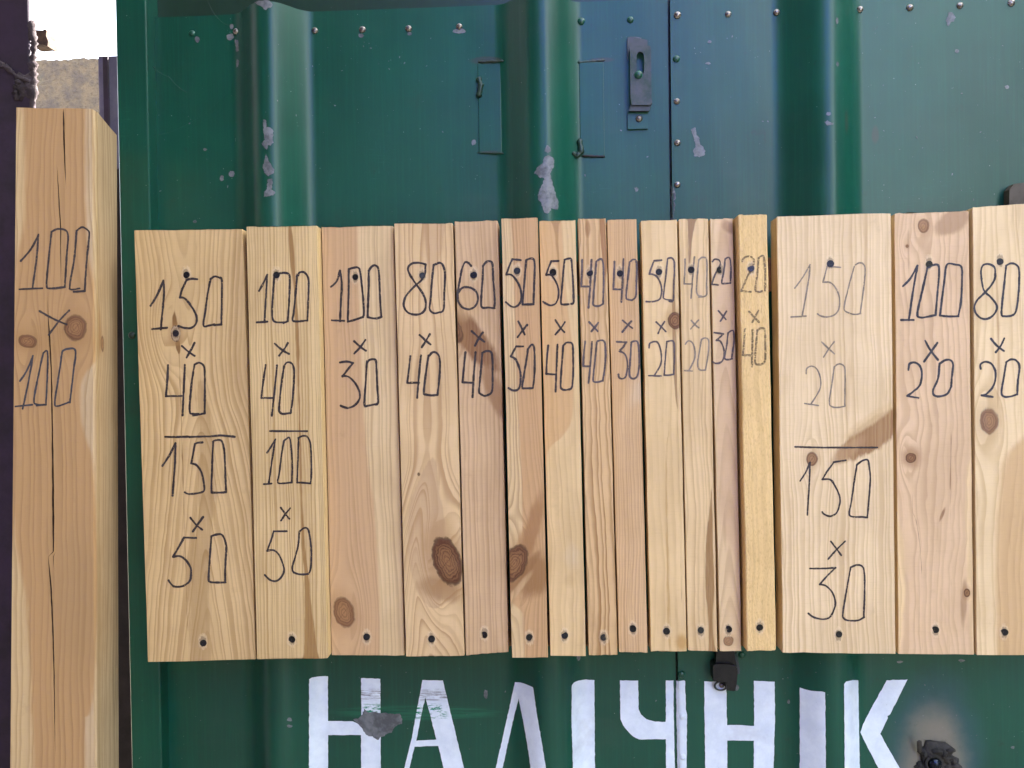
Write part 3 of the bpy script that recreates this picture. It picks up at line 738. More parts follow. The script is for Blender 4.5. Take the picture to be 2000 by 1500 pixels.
# ------------------------------------------------------------------ boards
G = 'sample boards screwed side by side on the green gate'
def board(corners, th, label, mat_fn, screws, marks, rough=False, seed=0, group=G, steel=()):
    """corners TL TR BR BL of the front face in the photograph"""
    yf = YB-th
    TL, TR, BR, BL = [at(p[0], p[1], yf) for p in corners]
    (tlx, tly), (trx, try_), (brx, bry), (blx, bly) = corners
    W = ((trx-tlx)+(brx-blx))/2
    base = (BL+BR)/2; base.y = YB-th/2
    t = thing('sample_board', base, label, 'board', group)
    nr, nc = 22, 16
    bev = .00045 if not rough else .0012
    vs = []; uv = []; fs = []
    cs = []
    Wm = (TR-TL).length
    # cross section points: (s across 0..1, depth y, extra u)
    sec = [(0, YB, -th/.0007*1.0), (0, yf+bev, -1.0), (bev/Wm, yf, None)]
    for i in range(1, nc): sec.append((i/nc, yf, None))
    sec += [(1-bev/Wm, yf, None), (1, yf+bev, W+1), (1, YB, W+th/.0007)]
    m_ = len(sec); jag = .0012 if rough else .0008
    for j in range(nr+1):
        tt = j/nr
        for i, (s_, y_, ue) in enumerate(sec):
            p = (TL.lerp(BL, tt)).lerp(TR.lerp(BR, tt), s_)
            dz = 0; dx = 0
            if j in (0, nr): dz = jag*1.5*fbm1(s_*Wm*190+seed*3.1+j, seed+j)+(-.0008 if (j == 0 and y_ > yf) else 0)
            e = (1 if (i <= 2) else -1 if i >= m_-3 else 0)
            if e: dx = jag*.6*fbm1(tt*14, seed*2+(1 if e > 0 else 5))
            vs.append((p.x+dx, y_, p.z+dz))
            uv.append(((s_*W if ue is None else ue), tly+(bly-tly)*tt))
    for j in range(nr):
        for i in range(m_-1):
            a = j*m_+i; fs.append((a, a+m_, a+m_+1, a+1))
        fs.append((j*m_+m_-1, (j+1)*m_+m_-1, (j+1)*m_, j*m_))
    fs.append(tuple(range(m_))); fs.append(tuple(nr*m_+i for i in range(m_))[::-1])
    # screws in board units
    def tou(px, py):
        q = (py-tly)/(bly-tly); return px-(tlx+(blx-tlx)*q), py
    mat = mat_fn(W, tou, [tou(*q) for q in screws])
    body = mesh_obj('plank', vs, fs, mat, t, uv=uv)
    for i, (px, py) in enumerate(screws):
        p = at(px, py, yf-.0007 if i not in () else yf)
        o = place('screw', SCM2 if i in steel else SCM, p, t, random.random()*1.5, random.uniform(.93, 1.06))
        o.rotation_euler = (random.uniform(-.22, .22), random.random()*1.5, random.uniform(-.22, .22))
    face = lambda px, py, off: at(px, py, yf-off-.00005)
    for (nm, zoom, wd, mk, sts) in marks:
        for kind, strokes in sts:
            glyph({'x': 'handwritten_cross', 'b': 'handwritten_bar'}.get(kind, 'handwritten_digit'), strokes, zoom, face, wd, M[mk], t)
    return t

A1 = (3.5714, 240, 430); A2 = (3.1238, 240, 840); A3 = (3.5714, 620, 420); A4 = (3.8452, 970, 410)
A5 = (3.8467, 1240, 410); A6 = (3.2608, 1490, 390); A7 = (3.3333, 1490, 850); A8 = (2.3067, 0, 200)
PALE = (228, 196, 150); PALEY = (232, 200, 148); PINK = (218, 176, 140); LATE = (176, 128, 84); HEART = (196, 146, 112)

def mk(name, seed, **kw):
    def f(W, tou, scr):
        k = dict(kw)
        conv = lambda px, py: tou(px, py)
        k['knots'] = [tou(a, b)+tuple(r) for (a, b, *r) in kw.get('knots', ())]
        k['blots'] = [tou(a, b)+tuple(r) for (a, b, *r) in kw.get('blots', ())]
        k['heart'] = [([(py, tou(px, py)[0]) for px, py in pts], sd, c, so) for (pts, sd, c, so) in kw.get('heart', ())]
        k['stripes'] = [([(py, tou(px, py)[0]) for px, py in cp], wp_, c, so, am) for (cp, wp_, c, so, am) in kw.get('stripes', ())]
        return wood(name, W, seed, screws=scr, **k)
    return f

board([(262, 450), (474, 447), (499, 1287), (289, 1293)], .040, 'leftmost board, marked 150 x 40 over 150 x 50, a screw in its knot',
      mk('wood_wide_arched', 1, early=(226, 192, 142), late=(178, 132, 84), pitch=9, contrast=.50, wobble=7,
         cath=[(95, 560, 14, -.10, 0, 1), (118, 860, 12, .12, 640, 900)],
         knots=[(343, 652, 9, 15, 0, .9, 2.3)], stripes=[([(345, 580), (341, 620), (346, 660), (350, 690)], [(570, 0), (610, 2), (640, 6), (672, 6), (692, 0)], (150, 96, 62), 2.5, .9),
                                                        ([(392, 780), (405, 900), (390, 1100), (393, 1290)], [(740, 0), (850, 20), (1000, 22), (1290, 26)], (206, 164, 116), 10, .55)]),
      [(364, 537), (343, 651), (397, 1256)],
      [('a', A1, 4.6, 'ink', [('1', [[(193, 597), (240, 520), (282, 422)], [(282, 422), (287, 500), (278, 620), (264, 762)], [(205, 760), (260, 754), (308, 750)]]),
                              ('5', [[(445, 418), (480, 408), (518, 412)], [(445, 418), (415, 480), (398, 540)], [(398, 540), (430, 545), (470, 590), (510, 660), (512, 715), (480, 750), (430, 752), (388, 738)]]),
                              ('0', [[(612, 408), (590, 520), (575, 640), (562, 715), (568, 742), (600, 735), (637, 727)], [(614, 410), (640, 392), (670, 400), (690, 420), (690, 560), (687, 728)], [(687, 728), (637, 732)]]),
                              ('x', [[(412, 878), (460, 920), (500, 946)], [(500, 856), (475, 905), (445, 957)]]),
                              ('4', [[(315, 1012), (310, 1120), (300, 1228)], [(300, 1228), (408, 1226)], [(432, 1010), (425, 1180), (416, 1362)]]),
                              ('0', [[(500, 1008), (478, 1150), (466, 1330), (490, 1350), (530, 1352)], [(500, 1008), (530, 995), (560, 1010), (570, 1050), (572, 1200), (570, 1348)], [(570, 1348), (490, 1362)]])]),
       ('b', A2, 4.6, 'ink', [('b', [[(259, 41), (330, 42), (398, 40)], [(405, 42), (540, 38), (600, 33), (682, 41)]]),
                              ('1', [[(241, 218), (280, 160), (321, 80)], [(321, 80), (318, 200), (312, 280), (303, 400)]]),
                              ('5', [[(486, 75), (455, 78), (440, 85)], [(440, 85), (417, 203)], [(417, 203), (450, 215), (480, 260), (495, 330), (493, 372), (450, 386), (400, 390), (378, 380)]]),
                              ('0', [[(551, 70), (545, 200), (541, 370), (550, 381), (615, 381)], [(551, 70), (575, 60), (605, 70), (620, 140), (625, 260), (630, 378)], [(630, 378), (600, 382)]]),
                              ('x', [[(412, 535), (450, 580), (483, 607)], [(490, 530), (460, 570), (427, 619)]]),
                              ('5', [[(446, 658), (373, 656)], [(373, 656), (340, 715), (306, 773)], [(306, 773), (350, 770), (390, 800), (415, 850), (410, 915), (370, 950), (320, 956), (295, 940), (279, 917)]]),
                              ('0', [[(540, 648), (532, 760), (523, 900), (530, 925), (560, 930), (626, 929)], [(540, 648), (575, 636), (605, 640), (625, 680), (631, 730), (625, 830), (624, 929)]])])],
      seed=1, steel=(1,))

board([(481, 443), (619, 441), (640, 1286), (502, 1287)], .047, 'yellowish board marked 100 x 40 over 100 x 50, with a long reddish resin streak',
      mk('wood_resin_streak', 2, early=(228, 198, 146), late=(188, 146, 92), pitch=6.2, contrast=.6, wobble=4, lean=.004,
         stripes=[([(566, 443), (572, 520), (580, 640), (586, 850), (590, 1000), (600, 1150), (608, 1290)], [(443, 3), (500, 6), (560, 4), (660, 5), (750, 3), (900, 3), (1080, 5), (1200, 9), (1290, 20)], (176, 116, 74), 3, .8),
                  ([(625, 443), (632, 900), (640, 1290)], [(443, 8), (800, 12), (1290, 14)], (236, 208, 150), 8, .5)],
         heart=[([(600, 443), (612, 900), (628, 1290)], 1, (234, 204, 150), 8)], knots=[]),
      [(540, 537), (570, 1249)],
      [('a', A1, 4.4, 'ink', [('1', [[(950, 493), (985, 430), (1007, 381)], [(1007, 381), (1000, 500), (988, 712)], [(934, 713), (1008, 708)]]),
                              ('0', [[(1056, 385), (1050, 480), (1042, 600), (1043, 680), (1060, 708), (1100, 713), (1135, 712)], [(1090, 372), (1130, 367), (1160, 380), (1165, 420), (1160, 560), (1150, 705)], [(1150, 705), (1120, 718)]]),
                              ('0', [[(1215, 380), (1208, 480), (1192, 640), (1186, 700), (1240, 706)], [(1225, 385), (1232, 365), (1260, 362), (1285, 385), (1296, 430), (1292, 580), (1287, 700)], [(1287, 700), (1240, 704)]]),
                              ('x', [[(1060, 862), (1110, 905), (1159, 933)], [(1151, 857), (1125, 900), (1090, 945)]]),
                              ('4', [[(996, 1011), (980, 1120), (966, 1240)], [(966, 1240), (1052, 1240)], [(1075, 1013), (1062, 1150), (1039, 1364)]]),
                              ('0', [[(1125, 1018), (1105, 1150), (1090, 1310), (1095, 1340), (1115, 1351), (1150, 1348)], [(1125, 1018), (1140, 995), (1165, 992), (1188, 1015), (1195, 1080), (1185, 1240), (1170, 1345)], [(1170, 1345), (1130, 1350)]]),
                              ('b', [[(1028, 1471), (1285, 1472)]])]),
       ('b', A2, 4.0, 'ink', [('1', [[(880, 138), (905, 100), (930, 57)], [(930, 57), (915, 150), (890, 328)], [(860, 330), (907, 326)]]),
                              ('0', [[(983, 66), (968, 150), (955, 260), (945, 310), (955, 325), (1030, 320)], [(983, 66), (1000, 52), (1016, 46), (1025, 90), (1033, 200), (1031, 320)]]),
                              ('0', [[(1072, 55), (1068, 180), (1063, 320)], [(1063, 320), (1110, 322), (1144, 326)], [(1070, 48), (1100, 35), (1128, 45), (1145, 90), (1150, 200), (1148, 300), (1142, 325)]]),
                              ('x', [[(963, 473), (990, 510), (1016, 541)], [(1020, 477), (990, 515), (965, 552)]]),
                              ('5', [[(1000, 617), (920, 618)], [(920, 618), (905, 670), (880, 737)], [(880, 737), (920, 733), (955, 765), (980, 830), (982, 865), (960, 905), (930, 922), (895, 912), (866, 884)]]),
                              ('0', [[(1077, 617), (1070, 700), (1050, 780), (1035, 830), (1040, 865), (1080, 880), (1130, 878)], [(1082, 615), (1105, 598), (1130, 605), (1145, 680), (1150, 770), (1140, 865), (1100, 882)]])])], seed=2)

board([(628, 444), (768, 441), (790, 1280), (648, 1279)], .030, 'two-toned board marked 100 x 30, knot near its foot',
      mk('wood_two_tone', 3, early=(232, 202, 156), late=(182, 134, 102), pitch=8.5, contrast=.42, wobble=4,
         heart=[([(698, 443), (706, 700), (718, 900), (736, 1100), (738, 1280)], -1, (212, 164, 130), 4)],
         knots=[(672, 1196, 19, 29, -.25, .55, 1.2)]),
      [(694, 541), (716, 1244)],
      [('a', A3, 4.6, 'ink', [('1', [[(95, 500), (135, 460), (157, 388)], [(157, 388), (170, 480), (163, 620), (158, 740)], [(102, 734), (185, 738)]]),
                              ('0', [[(218, 378), (218, 500), (212, 740)], [(213, 744), (260, 730), (318, 712)], [(218, 378), (250, 368), (290, 372), (305, 450), (320, 600), (323, 700), (300, 716)]]),
                              ('0', [[(358, 388), (357, 500), (350, 712)], [(350, 712), (405, 722), (447, 710)], [(358, 388), (380, 358), (405, 352), (425, 375), (432, 450), (438, 600), (446, 710)]]),
                              ('x', [[(256, 880), (300, 920), (338, 946)], [(334, 872), (300, 920), (258, 965)]]),
                              ('3', [[(158, 1028), (205, 1022), (248, 1032)], [(248, 1032), (210, 1080), (174, 1127)], [(174, 1122), (220, 1130), (265, 1175), (295, 1240), (290, 1290), (255, 1330), (210, 1345), (162, 1330)]]),
                              ('0', [[(345, 1020), (338, 1150), (328, 1320), (350, 1330), (420, 1315)], [(345, 1030), (365, 1010), (405, 1012), (412, 1080), (418, 1200), (423, 1312), (390, 1322)]])])], seed=3)

board([(770, 437), (884, 436), (907, 1281), (793, 1282)], .040, 'board marked 80 x 40 with one large dark oval knot',
      mk('wood_big_knot', 4, early=(230, 194, 150), late=(186, 130, 96), pitch=9, contrast=.55, wobble=6, cath=[(60, 930, 12, .02, 0, 1), (60, 930, 8, .26, 820, 960)],
         stripes=[([(846, 890), (838, 940), (832, 1000), (835, 1100), (850, 1180)], [(888, 0), (920, 18), (970, 30), (1050, 40), (1120, 34), (1190, 0)], (236, 190, 152), 6, .8),
                  ([(850, 443), (845, 520)], [(443, 24), (480, 20), (540, 0)], (236, 188, 150), 6, .6)],
         knots=[(874, 1097, 25, 47, -.28, .95, 1.35)], blots=[(862, 1150, 40, 22, .3, (172, 120, 92), .55, .35), (818, 925, 3, 4, 0, (70, 44, 36), .8, .3)]),
      [(825, 538), (843, 1248)],
      [('a', A3, 4.6, 'ink', [('8', [[(755, 345), (720, 335), (670, 335), (635, 360), (635, 395), (660, 440), (690, 485), (730, 540), (755, 600), (750, 660), (715, 690), (660, 692), (620, 670), (602, 625), (615, 570), (650, 525), (690, 485), (725, 455), (750, 410), (753, 360), (755, 345)]]),
                              ('0', [[(810, 348), (800, 450), (790, 580), (782, 650), (795, 675), (820, 685), (850, 678)], [(815, 348), (850, 333), (875, 350), (890, 410), (885, 540), (880, 660), (845, 680)]]),
                              ('x', [[(713, 837), (755, 875), (788, 902)], [(784, 831), (755, 880), (728, 922)]]),
                              ('4', [[(648, 985), (638, 1080), (627, 1170)], [(627, 1170), (708, 1170)], [(722, 980), (708, 1120), (696, 1274)]]),
                              ('0', [[(775, 980), (760, 1080), (742, 1235), (755, 1252), (800, 1258), (838, 1254)], [(782, 980), (800, 960), (825, 958), (848, 985), (855, 1040), (850, 1140), (838, 1250)]])])], seed=4)

board([(888, 433), (972, 431), (993, 1273), (910, 1280)], .040, 'pinkish board marked 60 x 40 crossed by a slanting dark brown band',
      mk('wood_slant_band', 5, early=(220, 178, 144), late=(178, 126, 98), pitch=8, contrast=.48, wobble=4,
         blots=[(926, 665, 75, 24, .98, (150, 88, 68), .9, .22), (968, 770, 62, 15, 1.2, (168, 106, 84), .7, .4), (908, 590, 26, 30, 0, (226, 180, 136), .6, .5)],
         knots=[(884, 640, 14, 30, -.5, .8, 1.6)]),
      [(925, 537), (946, 1240)],
      [('a', A3, 4.6, 'ink', [('6', [[(1072, 355), (1055, 335), (1030, 330), (1010, 370), (998, 430), (985, 500), (978, 560), (985, 610), (1015, 645), (1060, 657), (1100, 635), (1120, 590), (1110, 540), (1075, 510), (1030, 502), (1000, 515), (984, 540)]]),
                              ('0', [[(1155, 355), (1152, 450), (1142, 600), (1150, 645), (1190, 645), (1235, 650)], [(1155, 355), (1175, 330), (1200, 322), (1220, 340), (1227, 450), (1237, 600), (1232, 648)]]),
                              ('x', [[(1076, 810), (1120, 850), (1163, 883)], [(1154, 819), (1125, 860), (1099, 911)]]),
                              ('4', [[(1032, 957), (1022, 1060), (1012, 1167)], [(1012, 1167), (1082, 1170)], [(1103, 957), (1092, 1100), (1082, 1270)]]),
                              ('0', [[(1150, 962), (1142, 1060), (1128, 1220), (1135, 1245), (1165, 1262)], [(1150, 962), (1180, 948), (1210, 955), (1220, 1000), (1222, 1100), (1218, 1225), (1190, 1255), (1165, 1262)]])])], seed=5)

board([(979, 427), (1050, 425), (1070, 1284), (1000, 1284)], .050, 'board marked 50 x 50 with a dark knot low on the left',
      mk('wood_thick_square', 6, early=(230, 198, 152), late=(176, 124, 94), pitch=6.5, contrast=.5, wobble=4, lean=-.008,
         heart=[([(996, 425), (1004, 560), (1012, 800), (1018, 980), (1004, 1080), (1000, 1150), (1020, 1200), (1024, 1284)], 1, (208, 156, 120), 3)],
         knots=[(1004, 1100, 22, 38, .5, .85, 1.4)], blots=[(1046, 1125, 28, 45, .5, (166, 104, 74), .75, .35), (1040, 1030, 14, 70, .3, (178, 112, 84), .7, .4), (1020, 1120, 50, 9, -.9, (150, 88, 66), .7, .4), (1012, 1150, 40, 6, -.9, (232, 190, 146), .6, .4)]),
      [(1010, 529), (1034, 1245)],
      [('a', A4, 4.6, 'ink', [('5', [[(180, 377), (118, 370)], [(118, 370), (95, 420), (73, 485)], [(73, 485), (110, 487), (150, 530), (178, 590), (187, 650), (175, 700), (140, 728), (105, 722), (70, 693)]]),
                              ('0', [[(222, 378), (212, 500), (200, 640), (195, 710)], [(195, 710), (277, 708)], [(225, 375), (255, 365), (280, 375), (286, 430), (282, 560), (277, 708)]]),
                              ('x', [[(163, 838), (190, 890), (210, 935)], [(230, 863), (195, 905), (158, 955)]]),
                              ('5', [[(198, 1025), (147, 1025)], [(147, 1025), (125, 1065), (106, 1100)], [(106, 1100), (140, 1120), (165, 1170), (180, 1240), (175, 1320), (155, 1352), (120, 1355), (90, 1338)]]),
                              ('0', [[(235, 1045), (225, 1120), (205, 1240), (192, 1330), (210, 1340), (270, 1338)], [(235, 1045), (262, 1012), (280, 1030), (286, 1100), (283, 1250), (272, 1335)]])])], seed=6)

board([(1053, 432), (1124, 430), (1144, 1281), (1075, 1280)], .040, 'smooth pale board marked 50 x 40, brown only in its upper left',
      mk('wood_pale_smooth', 7, early=(232, 200, 150), late=(196, 148, 104), pitch=10, contrast=.3, wobble=8,
         heart=[([(1098, 432), (1104, 560), (1118, 700), (1120, 780), (1100, 850), (1066, 900), (1060, 1280)], -1, (218, 170, 126), 3)],
         stripes=[([(1085, 432), (1090, 500), (1098, 620), (1108, 850)], [(432, 12), (480, 4), (600, 2), (870, 0)], (186, 130, 92), 3, .6)],
         blots=[(1112, 1132, 9, 12, 0, (200, 160, 112), .25, .6), (1118, 1085, 14, 22, 0, (240, 218, 178), .4, .7)]),
      [(1080, 532), (1103, 1241)],
      [('a', A4, 4.4, 'ink', [('5', [[(465, 383), (410, 385)], [(410, 385), (388, 440), (372, 487)], [(372, 487), (410, 490), (445, 540), (465, 600), (462, 660), (440, 705), (400, 717), (350, 690)]]),
                              ('0', [[(510, 375), (500, 480), (490, 600), (483, 695), (495, 710), (540, 708)], [(510, 375), (535, 367), (560, 372), (568, 450), (575, 560), (578, 690), (560, 705)]]),
                              ('x', [[(442, 828), (475, 880), (508, 918)], [(512, 843), (480, 890), (442, 935)]]),
                              ('4', [[(387, 1018), (378, 1120), (373, 1232)], [(373, 1232), (445, 1236)], [(457, 1013), (450, 1180), (443, 1364)]]),
                              ('0', [[(500, 1020), (490, 1160), (480, 1310), (490, 1345), (520, 1352), (550, 1345)], [(500, 1020), (520, 1000), (545, 995), (570, 1010), (575, 1100), (575, 1230), (565, 1330), (545, 1350)]])])], seed=7)

board([(1129, 428), (1183, 427), (1206, 1279), (1150, 1280)], .040, 'narrow board marked 40 x 40 with bold wavy reddish grain',
      mk('wood_wavy', 8, early=(224, 182, 138), late=(168, 110, 74), pitch=10, contrast=.72, wobble=13,
         stripes=[([(1176, 428), (1180, 480), (1184, 560)], [(428, 5), (470, 6), (540, 2), (560, 0)], (190, 118, 92), 2, .85)], blots=[(1148, 445, 5, 16, 0, (184, 124, 90), .7, .4)]),
      [(1152, 533), (1179, 1245)],
      [('a', A4, 4.4, 'ink_thin', [('4', [[(642, 375), (640, 480), (635, 575)], [(635, 575), (688, 575)], [(713, 375), (708, 470), (702, 580), (690, 735)]]),
                              ('0', [[(748, 390), (738, 520), (725, 680), (728, 715), (765, 722), (800, 705)], [(748, 390), (770, 372), (795, 378), (803, 460), (803, 580), (800, 700)]]),
                              ('x', [[(695, 842), (730, 880), (758, 910)], [(762, 848), (735, 885), (712, 912)]]),
                              ('4', [[(665, 988), (655, 1080), (650, 1172)], [(650, 1172), (702, 1175)], [(716, 992), (708, 1120), (690, 1298)]]),
                              ('0', [[(752, 995), (740, 1120), (725, 1260), (730, 1290), (765, 1292), (798, 1282)], [(760, 985), (785, 978), (810, 990), (818, 1050), (815, 1160), (798, 1282)]])])], seed=8)

board([(1186, 430), (1243, 427), (1265, 1274), (1209, 1273)], .030, 'narrow pinkish fine-grained board marked 40 x 30',
      mk('wood_pink_fine', 9, early=(222, 178, 140), late=(184, 132, 100), pitch=5.5, contrast=.5, wobble=7, lean=.02,
         heart=[([(1243, 428), (1240, 650), (1222, 760), (1208, 850), (1200, 1270)], -1, (214, 168, 128), 8)], blots=[(1248, 760, 12, 30, .4, (236, 206, 176), .5, .6)]),
      [(1211, 534), (1236, 1228)],
      [('a', A4, 4.2, 'ink_thin', [('4', [[(885, 388), (882, 480), (877, 595)], [(877, 595), (928, 597)], [(953, 370), (947, 520), (937, 690)]]),
                              ('0', [[(998, 393), (985, 520), (972, 650), (985, 672), (1015, 678)], [(1008, 385), (1025, 372), (1045, 380), (1053, 440), (1050, 560), (1045, 650), (1015, 678)]]),
                              ('x', [[(947, 830), (985, 862), (1018, 887)], [(1012, 836), (980, 872), (944, 917)]]),
                              ('3', [[(903, 990), (975, 993)], [(975, 993), (950, 1030), (922, 1060)], [(922, 1060), (955, 1075), (975, 1110), (983, 1180), (970, 1250), (945, 1268), (920, 1258), (915, 1235)]]),
                              ('0', [[(1012, 995), (1003, 1120), (997, 1230), (1010, 1262), (1030, 1268)], [(1012, 995), (1035, 985), (1060, 995), (1070, 1080), (1070, 1180), (1055, 1250), (1030, 1268)]])])], seed=9)

board([(1252, 432), (1322, 429), (1341, 1272), (1271, 1272)], .021, 'pale board marked 50 x 20 with a round knot cut by its right edge',
      mk('wood_edge_knot', 10, early=(236, 204, 154), late=(206, 164, 112), pitch=13, contrast=.3, wobble=7,
         knots=[(1318, 627, 13, 15, 0, .8, 1.1)], stripes=[([(1318, 540), (1316, 600), (1318, 700), (1323, 790)], [(520, 0), (570, 4), (660, 5), (740, 4), (800, 0)], (178, 128, 96), 2.5, .8),
                                                           ([(1306, 850), (1302, 1000), (1306, 1200)], [(820, 0), (950, 3), (1180, 4), (1272, 2)], (212, 162, 98), 4, .6)], blots=[(1332, 1255, 12, 16, 0, (208, 158, 96), .7, .5)]),
      [(1287, 531), (1302, 1233)],
      [('a', A5, 3.8, 'ink_thin', [('5', [[(200, 377), (145, 382)], [(145, 382), (125, 430), (108, 482)], [(108, 482), (145, 487), (180, 520), (200, 580), (198, 640), (180, 675), (130, 690), (85, 688)]]),
                              ('0', [[(245, 375), (232, 500), (215, 640), (222, 668), (275, 678)], [(248, 365), (275, 360), (295, 385), (297, 450), (293, 560), (288, 680), (258, 686)]]),
                              ('x', [[(160, 842), (200, 880), (232, 913)], [(222, 840), (195, 885), (175, 927)]]),
                              ('2', [[(107, 1035), (112, 1005), (140, 990), (170, 995), (190, 1040), (200, 1110), (190, 1170), (145, 1246)], [(106, 1245), (195, 1248)]]),
                              ('0', [[(240, 990), (230, 1100), (220, 1240)], [(220, 1240), (250, 1242), (292, 1235)], [(240, 990), (270, 983), (293, 995), (297, 1080), (292, 1235)]])])], seed=10)

board([(1326, 428), (1383, 427), (1401, 1272), (1344, 1270)], .020, 'narrow board marked 40 x 20 with a brown wedge at its top',
      mk('wood_wedge', 11, early=(236, 204, 156), late=(192, 144, 98), pitch=9, contrast=.42, wobble=9,
         stripes=[([(1352, 427), (1348, 470), (1346, 520)], [(427, 13), (450, 7), (500, 4), (535, 0)], (166, 112, 92), 3, .8),
                  ([(1390, 950), (1388, 1010), (1386, 1130), (1392, 1272)], [(940, 0), (1000, 5), (1060, 8), (1150, 10), (1210, 6), (1272, 10)], (176, 122, 84), 3, .85)]),
      [(1350, 527), (1369, 1231)],
      [('a', A5, 3.4, 'ink_faint', [('4', [[(377, 370), (375, 470), (370, 555)], [(370, 555), (432, 558)], [(448, 352), (435, 500), (422, 662)]]),
                              ('0', [[(480, 375), (470, 480), (463, 600), (475, 640), (500, 648)], [(480, 375), (505, 357), (535, 365), (542, 430), (538, 560), (537, 640), (480, 655)]]),
                              ('x', [[(424, 830), (455, 865), (480, 885)], [(478, 828), (450, 860), (420, 893)]]),
                              ('2', [[(380, 1008), (400, 985), (430, 995), (450, 1050), (450, 1110), (430, 1160), (405, 1206)], [(374, 1207), (430, 1210)]]),
                              ('0', [[(500, 975), (485, 1060), (472, 1150), (485, 1200), (530, 1203)], [(500, 975), (525, 962), (552, 975), (555, 1040), (545, 1120), (530, 1203)]])])], seed=11)

board([(1387, 428), (1431, 427), (1448, 1271), (1406, 1272)], .020, 'narrowest board, marked 20 x 30, small knot under its lower screw',
      mk('wood_narrow_smooth', 12, early=(230, 190, 156), late=(196, 148, 116), pitch=12, contrast=.3, wobble=5,
         cath=[(24, 960, 10, .1, 0, 1)], knots=[(1423, 1252, 10, 9.5, 0, .45, .9)], blots=[(1424, 445, 16, 10, .6, (176, 122, 104), .6, .4)],
         heart=[([(1400, 427), (1400, 900), (1398, 960), (1440, 1100), (1450, 1272)], -1, (236, 204, 160), 10)]),
      [(1406, 527), (1423, 1229)],
      [('a', A5, 3.8, 'ink_thin', [('2', [[(583, 388), (600, 370), (630, 375), (642, 400), (630, 440), (600, 490), (578, 558)], [(578, 558), (625, 563)]]),
                              ('0', [[(678, 370), (668, 460), (652, 545), (675, 553), (715, 550)], [(678, 370), (700, 357), (717, 375), (722, 450), (718, 550)]]),
                              ('x', [[(628, 758), (660, 795), (683, 822)], [(688, 762), (665, 800), (643, 835)]]),
                              ('3', [[(597, 922), (665, 932)], [(665, 932), (635, 960), (612, 980)], [(612, 980), (640, 985), (660, 1020), (672, 1070), (665, 1120), (640, 1148), (605, 1152), (586, 1140)]]),
                              ('0', [[(700, 925), (690, 1020), (675, 1110), (695, 1125), (730, 1118)], [(700, 925), (725, 907), (742, 915), (745, 990), (735, 1060), (728, 1115)]])])], seed=12)

board([(1442, 420), (1498, 419), (1516, 1269), (1459, 1273)], .038, 'rough-sawn golden board marked 20 x 40 in broken pencil-like strokes',
      mk('wood_rough_sawn', 13, early=(240, 206, 146), late=(196, 150, 94), pitch=10, contrast=.2, wobble=10, rough=True, fibre=.14, tone=1.12),
      [(1467, 524), (1484, 1226)],
      [('a', A5, 4.2, 'ink_rough', [('2', [[(806, 383), (820, 360), (855, 348), (885, 360), (895, 380), (885, 430), (850, 490), (820, 560), (800, 610)], [(800, 610), (870, 615)]]),
                              ('0', [[(930, 360), (920, 480), (905, 600), (930, 615), (955, 610)], [(930, 355), (965, 345), (975, 400), (980, 500), (977, 605)]]),
                              ('x', [[(858, 763), (900, 810), (932, 843)], [(927, 757), (905, 800), (883, 843)]]),
                              ('4', [[(826, 895), (820, 1000), (810, 1090)], [(810, 1090), (868, 1093)], [(885, 898), (882, 1040), (880, 1175)]]),
                              ('0', [[(920, 905), (910, 1020), (903, 1130), (915, 1160), (950, 1160)], [(920, 905), (945, 890), (975, 900), (980, 1000), (978, 1130), (950, 1160)]])])], rough=True, seed=13)

